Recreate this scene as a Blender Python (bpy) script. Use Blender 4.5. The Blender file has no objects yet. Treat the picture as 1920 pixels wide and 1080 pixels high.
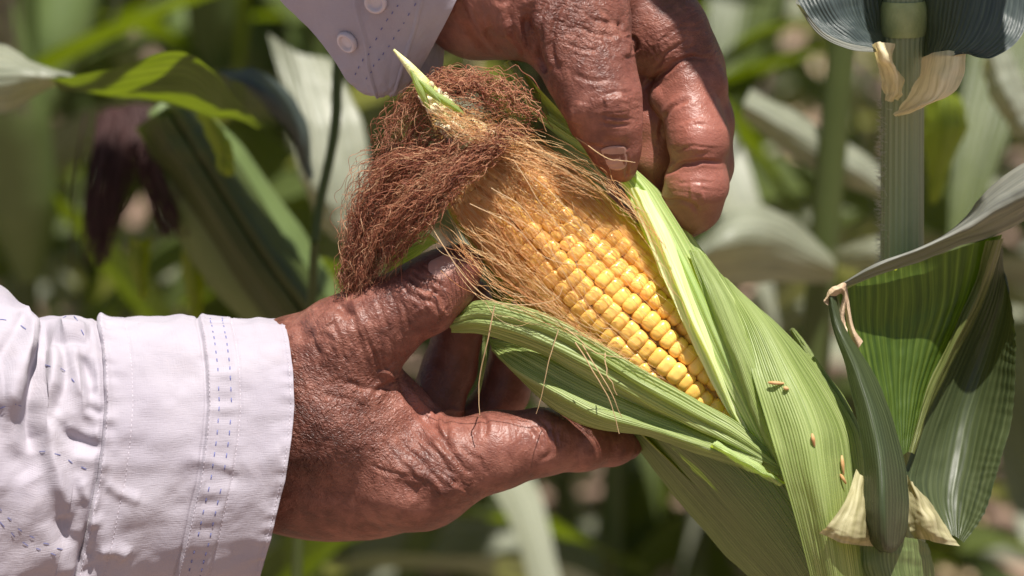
import bpy, math, random
import numpy as np
from mathutils import Vector, Matrix
random.seed(7); RNG = np.random.default_rng(7)

# ------------------------------------------------------------------ camera, light, exposure
SC = bpy.context.scene
PX = 0.00021            # metres per photo pixel at the ear
DIST = 1.12             # camera to ear
TILT = math.radians(12)
EAR = np.array([0.0, 0.0, 1.12])
RIGHT = np.array([1.0, 0, 0]); UP = np.array([0, math.sin(TILT), math.cos(TILT)])
FWD = np.array([0, math.cos(TILT), -math.sin(TILT)])
cam = bpy.data.cameras.new('camera'); cam_o = bpy.data.objects.new('camera', cam)
SC.collection.objects.link(cam_o); SC.camera = cam_o
cam_o.location = EAR - FWD * DIST
cam_o.rotation_euler = (math.pi / 2 - TILT, 0, 0)
cam.sensor_width = 36; cam.lens = 36 * DIST / (1920 * PX)
cam.clip_start = 0.05; cam.clip_end = 400
cam.dof.use_dof = True; cam.dof.focus_distance = DIST - 0.022; cam.dof.aperture_fstop = 8.0

SUN_FRAME = np.array([0.13, 0.85, -0.51])          # right, up, away from camera: towards the sun
sdir = SUN_FRAME[0] * RIGHT + SUN_FRAME[1] * UP + SUN_FRAME[2] * FWD
sdir /= np.linalg.norm(sdir)
world = bpy.data.worlds.new('World'); SC.world = world; world.use_nodes = True
wn = world.node_tree; bg = wn.nodes['Background']
sky = wn.nodes.new('ShaderNodeTexSky'); sky.sky_type = 'NISHITA'; sky.sun_disc = False
sky.sun_elevation = math.asin(sdir[2]); sky.sun_rotation = math.atan2(sdir[0], sdir[1])
wn.links.new(sky.outputs[0], bg.inputs[0]); bg.inputs[1].default_value = 0.05
sun = bpy.data.lights.new('sun', 'SUN'); sun.energy = 5.0; sun.angle = math.radians(0.55); sun.color = (1.0, 0.945, 0.87)
sun_o = bpy.data.objects.new('sun', sun); SC.collection.objects.link(sun_o)
sun_o.rotation_euler = Vector(sdir).to_track_quat('Z', 'Y').to_euler()
SC.view_settings.view_transform = 'Standard'; SC.view_settings.look = 'None'
SC.view_settings.exposure = 0.72; SC.view_settings.gamma = 1
SC.cycles.use_denoising = True
SC.cycles.max_bounces = 8; SC.cycles.transmission_bounces = 6

# ------------------------------------------------------------------ helpers
def W(p):
    """photo pixel + depth behind the ear axis plane in mm -> world point (array ok)"""
    p = np.asarray(p, float); d = p[..., 2:3] / 1000.0; k = 1 + d / DIST
    x = (p[..., 0:1] - 960) * PX * k; v = (540 - p[..., 1:2]) * PX * k
    return EAR + RIGHT * x + UP * v + FWD * d
def F2W(q):      # frame mm (right, up, away) -> world
    q = np.asarray(q, float) / 1000.0
    return EAR + q[..., 0:1] * RIGHT + q[..., 1:2] * UP + q[..., 2:3] * FWD
def P2F(p):      # pixel+depth -> frame mm
    p = np.asarray(p, float); k = 1 + p[..., 2:3] / 1000.0 / DIST
    return np.concatenate([(p[..., 0:1] - 960) * PX * 1000 * k, (540 - p[..., 1:2]) * PX * 1000 * k, p[..., 2:3]], -1)
def F2P(q):
    k = 1 + q[..., 2:3] / 1000.0 / DIST
    return np.concatenate([960 + q[..., 0:1] / (PX * 1000 * k), 540 - q[..., 1:2] / (PX * 1000 * k), q[..., 2:3]], -1)

def link(o, parent=None):
    SC.collection.objects.link(o)
    if parent is not None:
        o.parent = parent
    return o
def mesh_obj(name, V, faces, mat, parent=None, uv=None, smooth=True, base=None):
    """V in world coordinates; base = world position of the parent Empty"""
    V = np.asarray(V, float)
    if base is not None: V = V - np.asarray(base)
    me = bpy.data.meshes.new(name)
    F = faces
    if isinstance(F, np.ndarray):
        n, c = F.shape
        me.vertices.add(len(V)); me.vertices.foreach_set('co', V.astype(np.float32).ravel())
        me.loops.add(n * c); me.loops.foreach_set('vertex_index', F.astype(np.int32).ravel())
        me.polygons.add(n); me.polygons.foreach_set('loop_start', np.arange(0, n * c, c, dtype=np.int32))
        me.update(calc_edges=True)
    else:
        me.from_pydata([tuple(v) for v in V], [], faces)
    if uv is not None:
        li = np.empty(len(me.loops), dtype=np.int32); me.loops.foreach_get('vertex_index', li)
        l = me.uv_layers.new(name='UVMap'); l.data.foreach_set('uv', np.asarray(uv, np.float32)[li].ravel())
    me.validate()
    if smooth: me.polygons.foreach_set('use_smooth', np.ones(len(me.polygons), dtype=bool))
    if mat: me.materials.append(mat)
    return link(bpy.data.objects.new(name, me), parent)
def thing(name, label, cat, loc=(0, 0, 0), group=None):
    o = bpy.data.objects.new(name, None); SC.collection.objects.link(o)
    o.empty_display_size = 0.05; o.location = tuple(loc); o['label'] = label; o['category'] = cat
    if group: o['group'] = group
    return o
def tag(o, label, cat, group=None):
    o['label'] = label; o['category'] = cat
    if group: o['group'] = group
    return o

def catmull(P, n):
    """P (m, ...) -> (n, ...) resampled spline through the points"""
    P = np.asarray(P, float); m = len(P)
    t = np.linspace(0, m - 1, n); i = np.clip(t.astype(int), 0, m - 2); f = (t - i).reshape((-1,) + (1,) * (P.ndim - 1))
    E = np.concatenate([[2 * P[0] - P[1]], P, [2 * P[-1] - P[-2]]])
    a, b, c, d = E[i], E[i + 1], E[i + 2], E[i + 3]
    return 0.5 * (2 * b + (c - a) * f + (2 * a - 5 * b + 4 * c - d) * f ** 2 + (3 * b - a - 3 * c + d) * f ** 3)
def hash2(ix, iy, s):
    h = (ix.astype(np.int64) * 374761393 + iy.astype(np.int64) * 668265263 + s * 974634541) & 0x7fffffff
    h = ((h ^ (h >> 13)) * 1274126177) & 0x7fffffff
    return ((h ^ (h >> 16)) & 0xffff) / 65535.0
def noise2(x, y, s=0):
    ix = np.floor(x); iy = np.floor(y); fx = x - ix; fy = y - iy
    fx = fx * fx * (3 - 2 * fx); fy = fy * fy * (3 - 2 * fy)
    a = hash2(ix, iy, s); b = hash2(ix + 1, iy, s); c = hash2(ix, iy + 1, s); d = hash2(ix + 1, iy + 1, s)
    return (a + (b - a) * fx + (c - a) * fy + (a - b - c + d) * fx * fy) * 2 - 1
def fbm(x, y, s=0, o=3):
    r = 0; a = 1.0
    for k in range(o):
        r = r + a * noise2(x * 2 ** k, y * 2 ** k, s + k); a *= .5
    return r
def grid_faces(nv, nu, off=0, close=False):
    i = np.arange(nv - 1)[:, None]; j = np.arange(nu if close else nu - 1)[None, :]
    j2 = (j + 1) % nu
    return (np.stack([i * nu + j, i * nu + j2, (i + 1) * nu + j2, (i + 1) * nu + j], -1).reshape(-1, 4)) + off
def grid_normals(G):
    du = np.gradient(G, axis=1); dv = np.gradient(G, axis=0)
    n = np.cross(du, dv); return n / (np.linalg.norm(n, axis=-1, keepdims=True) + 1e-12)
def strip(sections, nv=60, nu=40, disp=None, pixel=True):
    """sections: (m, c, 3) control points -> grid in world coordinates + uv"""
    S = np.asarray(sections, float)
    if pixel: S = W(S)
    G = catmull(S, nv)                                  # (nv, c, 3)
    G = np.swapaxes(catmull(np.swapaxes(G, 0, 1), nu), 0, 1)
    u = np.linspace(0, 1, nu)[None, :].repeat(nv, 0); v = np.linspace(0, 1, nv)[:, None].repeat(nu, 1)
    if disp is not None:
        G = G + grid_normals(G) * (disp(u, v) / 1000.0)[..., None]
    return G, u, v
def strips_obj(name, patches, mat, parent, base):
    Vs, Fs, Us = [], [], []; off = 0
    for G, u, v in patches:
        nv, nu = u.shape
        Vs.append(G.reshape(-1, 3)); Fs.append(grid_faces(nv, nu, off)); Us.append(np.stack([u.ravel(), v.ravel()], -1)); off += nv * nu
    return mesh_obj(name, np.concatenate(Vs), np.concatenate(Fs), mat, parent, np.concatenate(Us), base=base)
def tubes(paths, radii, sides=4, taper=0.6):
    """many polylines (list of (n,3) world) -> one mesh V,F"""
    Vs, Fs = [], []; off = 0
    for P, r in zip(paths, radii):
        P = np.asarray(P, float); n = len(P)
        T = np.gradient(P, axis=0); T /= np.linalg.norm(T, axis=1, keepdims=True) + 1e-12
        ref = np.array([0.31, 0.83, 0.46]) if abs(T[0] @ np.array([0.31, 0.83, 0.46])) < .9 else np.array([1., 0, 0])
        A = np.cross(T, ref); A /= np.linalg.norm(A, axis=1, keepdims=True) + 1e-12
        B = np.cross(T, A)
        rr = (np.asarray(r) if np.ndim(r) else r * np.linspace(1, taper, n))[:, None, None]
        a = np.arange(sides) * 2 * math.pi / sides
        ring = P[:, None] + rr * (np.cos(a)[None, :, None] * A[:, None] + np.sin(a)[None, :, None] * B[:, None])
        Vs.append(ring.reshape(-1, 3)); Fs.append(grid_faces(n, sides, off, True)); off += n * sides
    return np.concatenate(Vs), np.concatenate(Fs)

# ------------------------------------------------------------------ materials
class NT:
    def __init__(s, name):
        s.m = bpy.data.materials.new(name); s.m.use_nodes = True; s.t = s.m.node_tree
        s.b = s.t.nodes['Principled BSDF']; s.out = s.t.nodes['Material Output']
    def n(s, typ, **kw):
        x = s.t.nodes.new('ShaderNode' + typ)
        for k, v in kw.items():
            if k in x.inputs.keys() if isinstance(k, str) else False: x.inputs[k].default_value = v
            else: setattr(x, k, v)
        return x
    def l(s, a, b): s.t.links.new(a, b)
    def ramp(s, src, stops):
        r = s.n('ValToRGB'); e = r.color_ramp.elements
        while len(e) < len(stops): e.new(0.5)
        for q, (p, c) in zip(e, stops): q.position = p; q.color = (*c, 1) if len(c) == 3 else c
        s.l(src, r.inputs[0]); return r.outputs[0]
    def mix(s, fac, a, b, typ='MIX'):
        r = s.n('MixRGB', blend_type=typ)
        for i, v in ((0, fac), (1, a), (2, b)):
            if hasattr(v, 'is_linked'): s.l(v, r.inputs[i])
            else: r.inputs[i].default_value = v if i == 0 else (*v, 1)
        return r.outputs[0]
    def math(s, op, a, b=0.0):
        r = s.n('Math', operation=op)
        for i, v in ((0, a), (1, b)):
            if hasattr(v, 'is_linked'): s.l(v, r.inputs[i])
            else: r.inputs[i].default_value = v
        return r.outputs[0]
    def noise(s, vec, scale, detail=3, rough=.55, dist=0.0):
        r = s.n('TexNoise'); r.inputs['Scale'].default_value = scale; r.inputs['Detail'].default_value = detail
        r.inputs['Roughness'].default_value = rough; r.inputs['Distortion'].default_value = dist
        if vec is not None: s.l(vec, r.inputs['Vector'])
        return r.outputs[0]
    def mapping(s, vec, scale):
        r = s.n('Mapping'); r.inputs['Scale'].default_value = scale; s.l(vec, r.inputs[0]); return r.outputs[0]
    def bump(s, h, dist, strength=1.0, prev=None):
        r = s.n('Bump'); r.inputs['Distance'].default_value = dist; r.inputs['Strength'].default_value = strength
        s.l(h, r.inputs['Height'])
        if prev is not None: s.l(prev, r.inputs['Normal'])
        return r.outputs[0]

def leaf_mat(name, dark, mid, light, veins=24, trans=0.35, tcol=None, rough=.45, spec=.5, blotch=0.25, bump=.00025, spots=False, pale_end=None, lines=0.0):
    m = NT(name); tc = m.n('TexCoord'); uv = tc.outputs['UV']; ob = tc.outputs['Object']
    sx = m.n('SeparateXYZ'); m.l(uv, sx.inputs[0])
    warp = m.noise(m.mapping(uv, (3, 2, 1)), 1.0, 2)
    uu = m.math('ADD', sx.outputs[0], m.math('MULTIPLY', warp, 0.03))
    wave = m.math('SINE', m.math('MULTIPLY', uu, veins * 2 * math.pi))
    streak = m.noise(m.mapping(uv, (veins * 2.2, 1.6, 1)), 1.0, 4, .6)
    fine = m.noise(m.mapping(uv, (veins * 6, 6, 1)), 1.0, 3, .6)
    f = m.math('ADD', m.math('MULTIPLY', wave, 0.06), streak)
    col = m.ramp(f, [(.32, dark), (.5, mid), (.72, light)])
    bl = m.noise(ob, 28, 4)
    col = m.mix(m.math('MULTIPLY', m.ramp(bl, [(.42, (0, 0, 0)), (.68, (1, 1, 1))]), blotch), col, light)
    if lines: col = m.mix(m.math('MULTIPLY', m.ramp(wave, [(.86, (0, 0, 0)), (.99, (1, 1, 1))]), lines), col, tuple(min(1, c * 2.0 + .02) for c in light))
    if pale_end:     # the leaf's own yellowish base
        c2, v0, v1 = pale_end
        mr = m.n('MapRange'); mr.inputs[1].default_value = v0; mr.inputs[2].default_value = v1
        m.l(m.math('ADD', sx.outputs[1], m.math('MULTIPLY', streak, .06)), mr.inputs[0])
        col = m.mix(mr.outputs[0], col, c2)
    if spots:
        vo = m.n('TexVoronoi'); vo.inputs['Scale'].default_value = 85; m.l(ob, vo.inputs['Vector'])
        col = m.mix(m.ramp(vo.outputs['Distance'], [(.06, (1, 1, 1)), (.09, (0, 0, 0))]), col, (.55, .62, .06))
    m.l(col, m.b.inputs['Base Color']); m.b.inputs['Roughness'].default_value = rough
    m.b.inputs['Specular IOR Level'].default_value = spec
    h = m.math('ADD', m.math('MULTIPLY', wave, .5), m.math('MULTIPLY', fine, .8))
    nrm = m.bump(h, bump); m.l(nrm, m.b.inputs['Normal'])
    rr = m.math('ADD', m.math('MULTIPLY', fine, .25), rough - .1); m.l(rr, m.b.inputs['Roughness'])
    if trans > 0:
        t = m.n('BsdfTranslucent'); m.l(nrm, t.inputs['Normal'])
        tm = m.mix(1.0, col, tcol or (1.0, 1.0, .35), 'MULTIPLY') if True else col
        br = m.n('HueSaturation'); br.inputs['Value'].default_value = 2.1; br.inputs['Saturation'].default_value = 1.1; m.l(tm, br.inputs['Color'])
        m.l(br.outputs[0], t.inputs[0])
        mx = m.n('MixShader'); mx.inputs[0].default_value = trans
        m.l(m.b.outputs[0], mx.inputs[1]); m.l(t.outputs[0], mx.inputs[2]); m.l(mx.outputs[0], m.out.inputs[0])
    return m.m

def skin_mat(name, c_dark, c_mid, c_light, c_palm, crack=1.0):
    m = NT(name); tc = m.n('TexCoord'); ob = tc.outputs['Object']
    big = m.noise(ob, 38, 4, .6); med = m.noise(ob, 190, 4, .65); fin = m.noise(ob, 1500, 3, .6)
    col = m.ramp(m.math('ADD', m.math('MULTIPLY', big, .55), m.math('MULTIPLY', med, .45)), [(.38, c_dark), (.5, c_mid), (.62, c_light)])
    at = m.n('Attribute', attribute_name='palm')
    col = m.mix(at.outputs['Fac'], col, c_palm)
    # skin lines: warped cells stretched across the hand
    wv = m.n('VectorMath', operation='MULTIPLY_ADD'); nz = m.n('TexNoise'); nz.inputs['Scale'].default_value = 160; m.l(ob, nz.inputs['Vector'])
    m.l(nz.outputs['Color'], wv.inputs[0]); wv.inputs[1].default_value = (.0032, .0032, .0032); m.l(ob, wv.inputs[2])
    def lines(ang, across, along, lo=.0, hi=.16):
        mp = m.n('Mapping'); mp.inputs['Rotation'].default_value = (0, math.radians(ang), 0); m.l(wv.outputs[0], mp.inputs[0])
        n = m.noise(m.mapping(mp.outputs[0], (across, along, along)), 1.0, 2, .5)
        return m.ramp(m.math('ABSOLUTE', m.math('SUBTRACT', n, .5)), [(lo, (0, 0, 0)), (hi, (1, 1, 1))])
    l1 = lines(25, 620, 210); l2 = lines(-48, 560, 200); l3 = lines(75, 900, 330, 0, .12)
    ck = m.n('Attribute', attribute_name='crack')
    ckf = m.math('ADD', m.math('MULTIPLY', ck.outputs['Fac'], .8), .2)
    c1 = m.math('MULTIPLY', l1, l2)
    h = m.math('ADD', m.math('MULTIPLY', c1, .75), m.math('MULTIPLY', l3, .35))
    h = m.math('MULTIPLY', h, ckf)
    h = m.math('ADD', h, m.math('MULTIPLY', fin, .05)); h = m.math('ADD', h, m.math('MULTIPLY', med, .7))
    dk = m.math('MULTIPLY', m.math('SUBTRACT', 1.0, c1), m.math('MULTIPLY', ckf, .22))
    col = m.mix(dk, col, tuple(x * .35 for x in c_dark))
    m.l(col, m.b.inputs['Base Color'])
    nrm = m.bump(h, .00050 * crack); m.l(nrm, m.b.inputs['Normal'])
    m.l(m.math('ADD', m.math('MULTIPLY', med, .34), .28), m.b.inputs['Roughness'])
    m.b.inputs['Subsurface Weight'].default_value = .12; m.b.inputs['Subsurface Radius'].default_value = (1, .35, .2)
    m.b.inputs['Subsurface Scale'].default_value = .003; m.b.inputs['Specular IOR Level'].default_value = .42
    return m.m
def plain_mat(name, c1, c2, scale=60, rough=.6, bump=0.0002, sss=0, spec=.5):
    m = NT(name); tc = m.n('TexCoord'); n = m.noise(tc.outputs['Object'], scale, 4)
    m.l(m.ramp(n, [(.35, c1), (.65, c2)]), m.b.inputs['Base Color']); m.b.inputs['Roughness'].default_value = rough
    m.b.inputs['Specular IOR Level'].default_value = spec
    if bump: m.l(m.bump(m.noise(tc.outputs['Object'], scale * 8, 3), bump), m.b.inputs['Normal'])
    if sss:
        m.b.inputs['Subsurface Weight'].default_value = sss; m.b.inputs['Subsurface Scale'].default_value = .002
        m.b.inputs['Subsurface Radius'].default_value = (1, .6, .2)
    return m.m
def kernel_mat():
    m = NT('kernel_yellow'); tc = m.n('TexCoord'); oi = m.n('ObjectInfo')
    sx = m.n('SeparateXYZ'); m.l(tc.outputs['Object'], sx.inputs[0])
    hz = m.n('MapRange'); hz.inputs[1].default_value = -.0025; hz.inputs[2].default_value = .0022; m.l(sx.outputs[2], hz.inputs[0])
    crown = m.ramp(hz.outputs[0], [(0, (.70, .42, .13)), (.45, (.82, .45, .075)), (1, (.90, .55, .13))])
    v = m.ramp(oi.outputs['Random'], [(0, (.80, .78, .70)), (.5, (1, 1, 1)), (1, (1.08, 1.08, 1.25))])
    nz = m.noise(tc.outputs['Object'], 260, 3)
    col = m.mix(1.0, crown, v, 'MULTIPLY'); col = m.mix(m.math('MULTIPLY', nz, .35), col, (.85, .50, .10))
    at = m.n('Attribute', attribute_type='OBJECT', attribute_name='young')
    col = m.mix(at.outputs['Fac'], col, (.85, .70, .42))
    m.l(col, m.b.inputs['Base Color']); m.b.inputs['Roughness'].default_value = .33
    m.b.inputs['Subsurface Weight'].default_value = .25; m.b.inputs['Subsurface Scale'].default_value = .002; m.b.inputs['Subsurface Radius'].default_value = (1, .6, .15)
    m.l(m.bump(m.noise(tc.outputs['Object'], 500, 2), .00012), m.b.inputs['Normal'])
    return m.m
def cloth_mat(name, c1, c2):
    m = NT(name); tc = m.n('TexCoord'); ob = tc.outputs['Object']; uv = tc.outputs['UV']
    big = m.noise(ob, 25, 4); col = m.ramp(big, [(.35, c1), (.65, c2)])
    st = m.noise(ob, 60, 5, .7); col = m.mix(m.math('MULTIPLY', m.ramp(st, [(.55, (0, 0, 0)), (.75, (1, 1, 1))]), .22), col, (.50, .42, .42))
    def wv(sc):
        w = m.noise(m.mapping(uv, sc), 1.0, 2, .5); return w
    h = m.math('ADD', wv((380, 24, 1)), wv((24, 520, 1)))
    thr = m.math('MULTIPLY', m.math('SUBTRACT', h, .8), .25)
    col = m.mix(m.math('MULTIPLY', thr, .6), col, (.42, .38, .42))
    m.l(col, m.b.inputs['Base Color']); m.b.inputs['Roughness'].default_value = .85; m.b.inputs['Specular IOR Level'].default_value = .2
    cr = m.noise(ob, 90, 5, .6, .6)
    nb = m.bump(cr, .0006, .8); m.l(m.bump(h, .00022, .7, nb), m.b.inputs['Normal'])
    m.b.inputs['Sheen Weight'].default_value = .15
    t = m.n('BsdfTranslucent'); m.l(col, t.inputs[0]); mx = m.n('MixShader'); mx.inputs[0].default_value = .12
    m.l(m.b.outputs[0], mx.inputs[1]); m.l(t.outputs[0], mx.inputs[2]); m.l(mx.outputs[0], m.out.inputs[0])
    return m.m
def silk_mat(name, stops, rough=.45):
    m = NT(name); tc = m.n('TexCoord'); g = m.n('NewGeometry')
    r = m.math('ADD', m.math('MULTIPLY', g.outputs['Random Per Island'], .75), m.math('MULTIPLY', m.noise(tc.outputs['Object'], 70, 3), .25))
    m.l(m.ramp(r, stops), m.b.inputs['Base Color']); m.b.inputs['Roughness'].default_value = rough
    t = m.n('BsdfTranslucent'); m.l(m.ramp(r, stops), t.inputs[0]); mx = m.n('MixShader'); mx.inputs[0].default_value = .42
    m.l(m.b.outputs[0], mx.inputs[1]); m.l(t.outputs[0], mx.inputs[2]); m.l(mx.outputs[0], m.out.inputs[0])
    return m.m

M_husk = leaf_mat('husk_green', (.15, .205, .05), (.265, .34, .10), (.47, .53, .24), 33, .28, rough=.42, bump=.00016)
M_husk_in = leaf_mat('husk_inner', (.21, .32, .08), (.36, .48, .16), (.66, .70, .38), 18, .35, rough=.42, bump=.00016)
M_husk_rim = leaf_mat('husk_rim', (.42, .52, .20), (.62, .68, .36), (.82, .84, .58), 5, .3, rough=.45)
M_husk_low = leaf_mat('husk_green_shaded', (.085, .125, .035), (.125, .175, .055), (.21, .27, .10), 39, .2, rough=.5, bump=.00016)  # husk green darkened in colour for the shade under the ear
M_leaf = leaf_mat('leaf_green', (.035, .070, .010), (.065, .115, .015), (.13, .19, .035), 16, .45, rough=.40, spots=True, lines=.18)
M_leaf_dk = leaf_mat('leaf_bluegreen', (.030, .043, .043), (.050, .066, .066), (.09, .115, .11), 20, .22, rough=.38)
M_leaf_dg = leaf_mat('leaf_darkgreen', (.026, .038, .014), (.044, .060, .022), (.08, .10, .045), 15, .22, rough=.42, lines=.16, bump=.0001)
M_rim = leaf_mat('leaf_underside', (.11, .11, .095), (.17, .175, .15), (.26, .26, .225), 6, .25, rough=.5)
M_collar = leaf_mat('collar_cream_bright', (.50, .44, .26), (.66, .59, .38), (.80, .74, .54), 5, .22, tcol=(1, .92, .7), rough=.6, bump=.0001)  # upper collars: cream brightened in colour to offset the shade on them
M_collar2 = leaf_mat('collar_cream_shaded', (.27, .25, .12), (.38, .35, .19), (.50, .46, .28), 5, .2, tcol=(1, .92, .7), rough=.6, bump=.0001)  # lower collars: the same cream, darkened in colour for partial shade
M_stalk = leaf_mat('stalk_green', (.16, .19, .09), (.26, .30, .15), (.38, .42, .25), 22, 0, rough=.5)
M_bg = [leaf_mat('field_leaf_a', (.048, .068, .018), (.080, .108, .030), (.135, .17, .055), 8, .42, rough=.42, bump=.0004),
        leaf_mat('field_leaf_b', (.16, .175, .125), (.24, .255, .19), (.34, .35, .275), 8, .25, rough=.38, bump=.0004),  # grey blades: sheen of sunlit leaves put into the colour
        leaf_mat('field_leaf_c', (.11, .15, .016), (.19, .24, .022), (.30, .35, .05), 8, .5, rough=.45, bump=.0004)]  # lime blades: light shining through leaves put into the colour
M_skin = skin_mat('skin_brown', (.100, .034, .024), (.172, .062, .043), (.275, .112, .080), (.295, .108, .079))
M_nail = plain_mat('nail', (.34, .18, .145), (.43, .25, .20), 90, .3, .0001, .1)
M_nail2 = plain_mat('nail_pale', (.34, .18, .14), (.44, .26, .21), 90, .28, .0001, .1)
M_kernel = kernel_mat()
M_young = plain_mat('cob_tip_cream', (.72, .62, .36), (.84, .78, .55), 120, .45, .0003, .2)
M_cob = plain_mat('cob_core', (.55, .32, .08), (.66, .42, .12), 100, .7, .0003)
M_shirt = cloth_mat('shirt_cotton', (.385, .35, .405), (.455, .42, .47))
M_thread = plain_mat('thread_blue', (.10, .11, .28), (.16, .17, .36), 300, .7, 0)
M_thread_w = plain_mat('thread_white', (.40, .36, .41), (.50, .45, .50), 300, .8, 0)
M_button = plain_mat('button_plastic', (.50, .45, .47), (.56, .50, .52), 60, .25, 0, .1)
M_silk_b = silk_mat('silk_brown', [(.10, (.24, .075, .048)), (.40, (.48, .19, .115)), (.68, (.66, .33, .19)), (.95, (.86, .62, .38))])
M_silk_g = silk_mat('silk_gold', [(.1, (.70, .32, .12)), (.35, (.86, .50, .21)), (.65, (.94, .68, .34)), (.95, (.97, .84, .56))], .4)
M_silk_l = silk_mat('silk_blond', [(.2, (.62, .42, .22)), (.8, (.78, .60, .36))])
M_soil = plain_mat('soil', (.15, .095, .07), (.33, .22, .165), 9, .9, .004)
M_silk_far = plain_mat('silk_dark', (.035, .013, .012), (.06, .022, .02), 60, .7, .0005)
M_fuzz = plain_mat('plant_hair', (.55, .50, .40), (.70, .66, .55), 60, .6, 0)
M_chaff = plain_mat('chaff', (.42, .22, .08), (.62, .40, .18), 200, .7, 0)
M_dry = plain_mat('leaf_dry', (.36, .24, .15), (.60, .46, .30), 140, .7, .0003)

# ------------------------------------------------------------------ ground
gx = np.linspace(-1, 1, 121); gx = np.sign(gx) * np.abs(gx) ** 2.2 * 120
GX, GY = np.meshgrid(gx, gx + 0); GZ = 0.03 * np.sin(GX * 8.4) * (np.abs(GX) < 30) + .012 * fbm(GX * 5, GY * 5, 3)
ground = mesh_obj('ground', np.stack([GX, GY, GZ - .03], -1).reshape(-1, 3), grid_faces(121, 121), M_soil)
ground['kind'] = 'structure'

# ------------------------------------------------------------------ signed-distance sculpting for the hands
def smin(a, b, k):
    h = np.maximum(k - np.abs(a - b), 0) / k
    return np.minimum(a, b) - h * h * k * .25
class Chain:
    """points (px, py, depth mm, radius px) joined by tapered round limbs"""
    def __init__(s, pts, k=4, flat=1.0):
        p = np.asarray(pts, float); s.q = P2F(p[:, :3]); s.r = p[:, 3] * PX * 1000 * (1 + p[:, 2] / 1000 / DIST); s.k = k; s.flat = flat
    def __call__(s, X):
        acc = None
        if len(s.q) == 1:
            w = X - s.q[0]; w = w * np.array([1, 1, s.flat], np.float32); return np.sqrt((w * w).sum(-1)) - s.r[0]
        for i in range(len(s.q) - 1):
            a, b = s.q[i], s.q[i + 1]; ba = b - a
            h = np.clip(((X - a) @ ba) / (ba @ ba), 0, 1)
            w = X - a - h[:, None] * ba
            if s.flat != 1: w = w * np.array([1, 1, s.flat])
            d = np.sqrt((w * w).sum(-1)) - (s.r[i] + (s.r[i + 1] - s.r[i]) * h)
            acc = d if acc is None else smin(acc, d, s.k)
        return acc
def hand_field(palm, fingers, kp=9.0):
    def f(X):
        p = None
        for c in palm:
            d = c(X); p = d if p is None else smin(p, d, kp)
        out = None
        for c, k in fingers:
            d = smin(p, c(X), k); out = d if out is None else smin(out, d, .9)
        return out if out is not None else p
    return f
def extract(f, lo, hi, h=.65):
    lo = np.asarray(lo, float); n = (np.ceil((np.asarray(hi) - lo) / (h * 4)).astype(int)) * 4 + 1
    cn = (n - 1) // 4 + 1
    ax = [lo[i] + np.arange(cn[i]) * h * 4 for i in range(3)]
    C = np.stack(np.meshgrid(*ax, indexing='ij'), -1).reshape(-1, 3); cv = f(C).reshape(cn)
    near = np.abs(cv) < h * 4 * 2.2
    cell = np.zeros(np.array(cn) - 1, bool)
    for i in (0, 1):
        for j in (0, 1):
            for k in (0, 1):
                cell |= near[i:cn[0] - 1 + i, j:cn[1] - 1 + j, k:cn[2] - 1 + k]
    fm = np.zeros(n, bool)
    rep = cell.repeat(4, 0).repeat(4, 1).repeat(4, 2)
    for i in (0, 1):
        for j in (0, 1):
            for k in (0, 1):
                fm[i:i + rep.shape[0], j:j + rep.shape[1], k:k + rep.shape[2]] |= rep
    big = cv[:-1, :-1, :-1].repeat(4, 0).repeat(4, 1).repeat(4, 2)
    V = np.ones(n, np.float32) * 9; V[:-1, :-1, :-1] = np.where(big < 0, -9, 9)
    idx = np.argwhere(fm); V[fm] = f(lo + idx * h).astype(np.float32)
    s = V < 0
    a = [s[i:n[0] - 1 + i, j:n[1] - 1 + j, k:n[2] - 1 + k] for i in (0, 1) for j in (0, 1) for k in (0, 1)]
    allv = a[0].copy(); anyv = a[0].copy()
    for q in a[1:]: allv &= q; anyv |= q
    act = anyv & ~allv; ci = np.argwhere(act)
    vid = -np.ones(act.shape, np.int64); vid[act] = np.arange(len(ci))
    corner = np.array([[i, j, k] for i in (0, 1) for j in (0, 1) for k in (0, 1)])
    cvv = np.stack([V[ci[:, 0] + c[0], ci[:, 1] + c[1], ci[:, 2] + c[2]] for c in corner], 1)
    sm = np.zeros((len(ci), 3)); ct = np.zeros(len(ci))
    for x in range(8):
        for y in range(x + 1, 8):
            if np.abs(corner[x] - corner[y]).sum() == 1:
                fa, fb = cvv[:, x], cvv[:, y]; cr = (fa < 0) != (fb < 0)
                t = np.where(cr, fa / np.where(cr, fa - fb, 1), 0)[:, None]
                sm += np.where(cr[:, None], corner[x] + t * (corner[y] - corner[x]), 0); ct += cr
    verts = lo + (ci + sm / ct[:, None]) * h
    Q = []
    for axn in range(3):
        b, c = (axn + 1) % 3, (axn + 2) % 3
        sl0 = [slice(1, -1)] * 3; sl0[axn] = slice(0, -1); sl1 = list(sl0); sl1[axn] = slice(1, None)
        s0, s1 = s[tuple(sl0)], s[tuple(sl1)]
        e = np.argwhere(s0 != s1); flip = s0[s0 != s1]
        base = e.copy(); base[:, b] += 1; base[:, c] += 1
        def g(db, dc):
            q = base.copy(); q[:, b] -= db; q[:, c] -= dc; return vid[q[:, 0], q[:, 1], q[:, 2]]
        q = np.stack([g(1, 1), g(0, 1), g(0, 0), g(1, 0)], 1)
        q[~flip] = q[~flip][:, ::-1]; Q.append(q)
    Q = np.concatenate(Q); Q = Q[(Q >= 0).all(1)]
    return verts, Q
def vnormals(V, Q):
    n = np.cross(V[Q[:, 2]] - V[Q[:, 0]], V[Q[:, 3]] - V[Q[:, 1]]); N = np.zeros_like(V)
    for k in range(4): np.add.at(N, Q[:, k], n)
    return N / (np.linalg.norm(N, axis=1, keepdims=True) + 1e-9)
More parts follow.
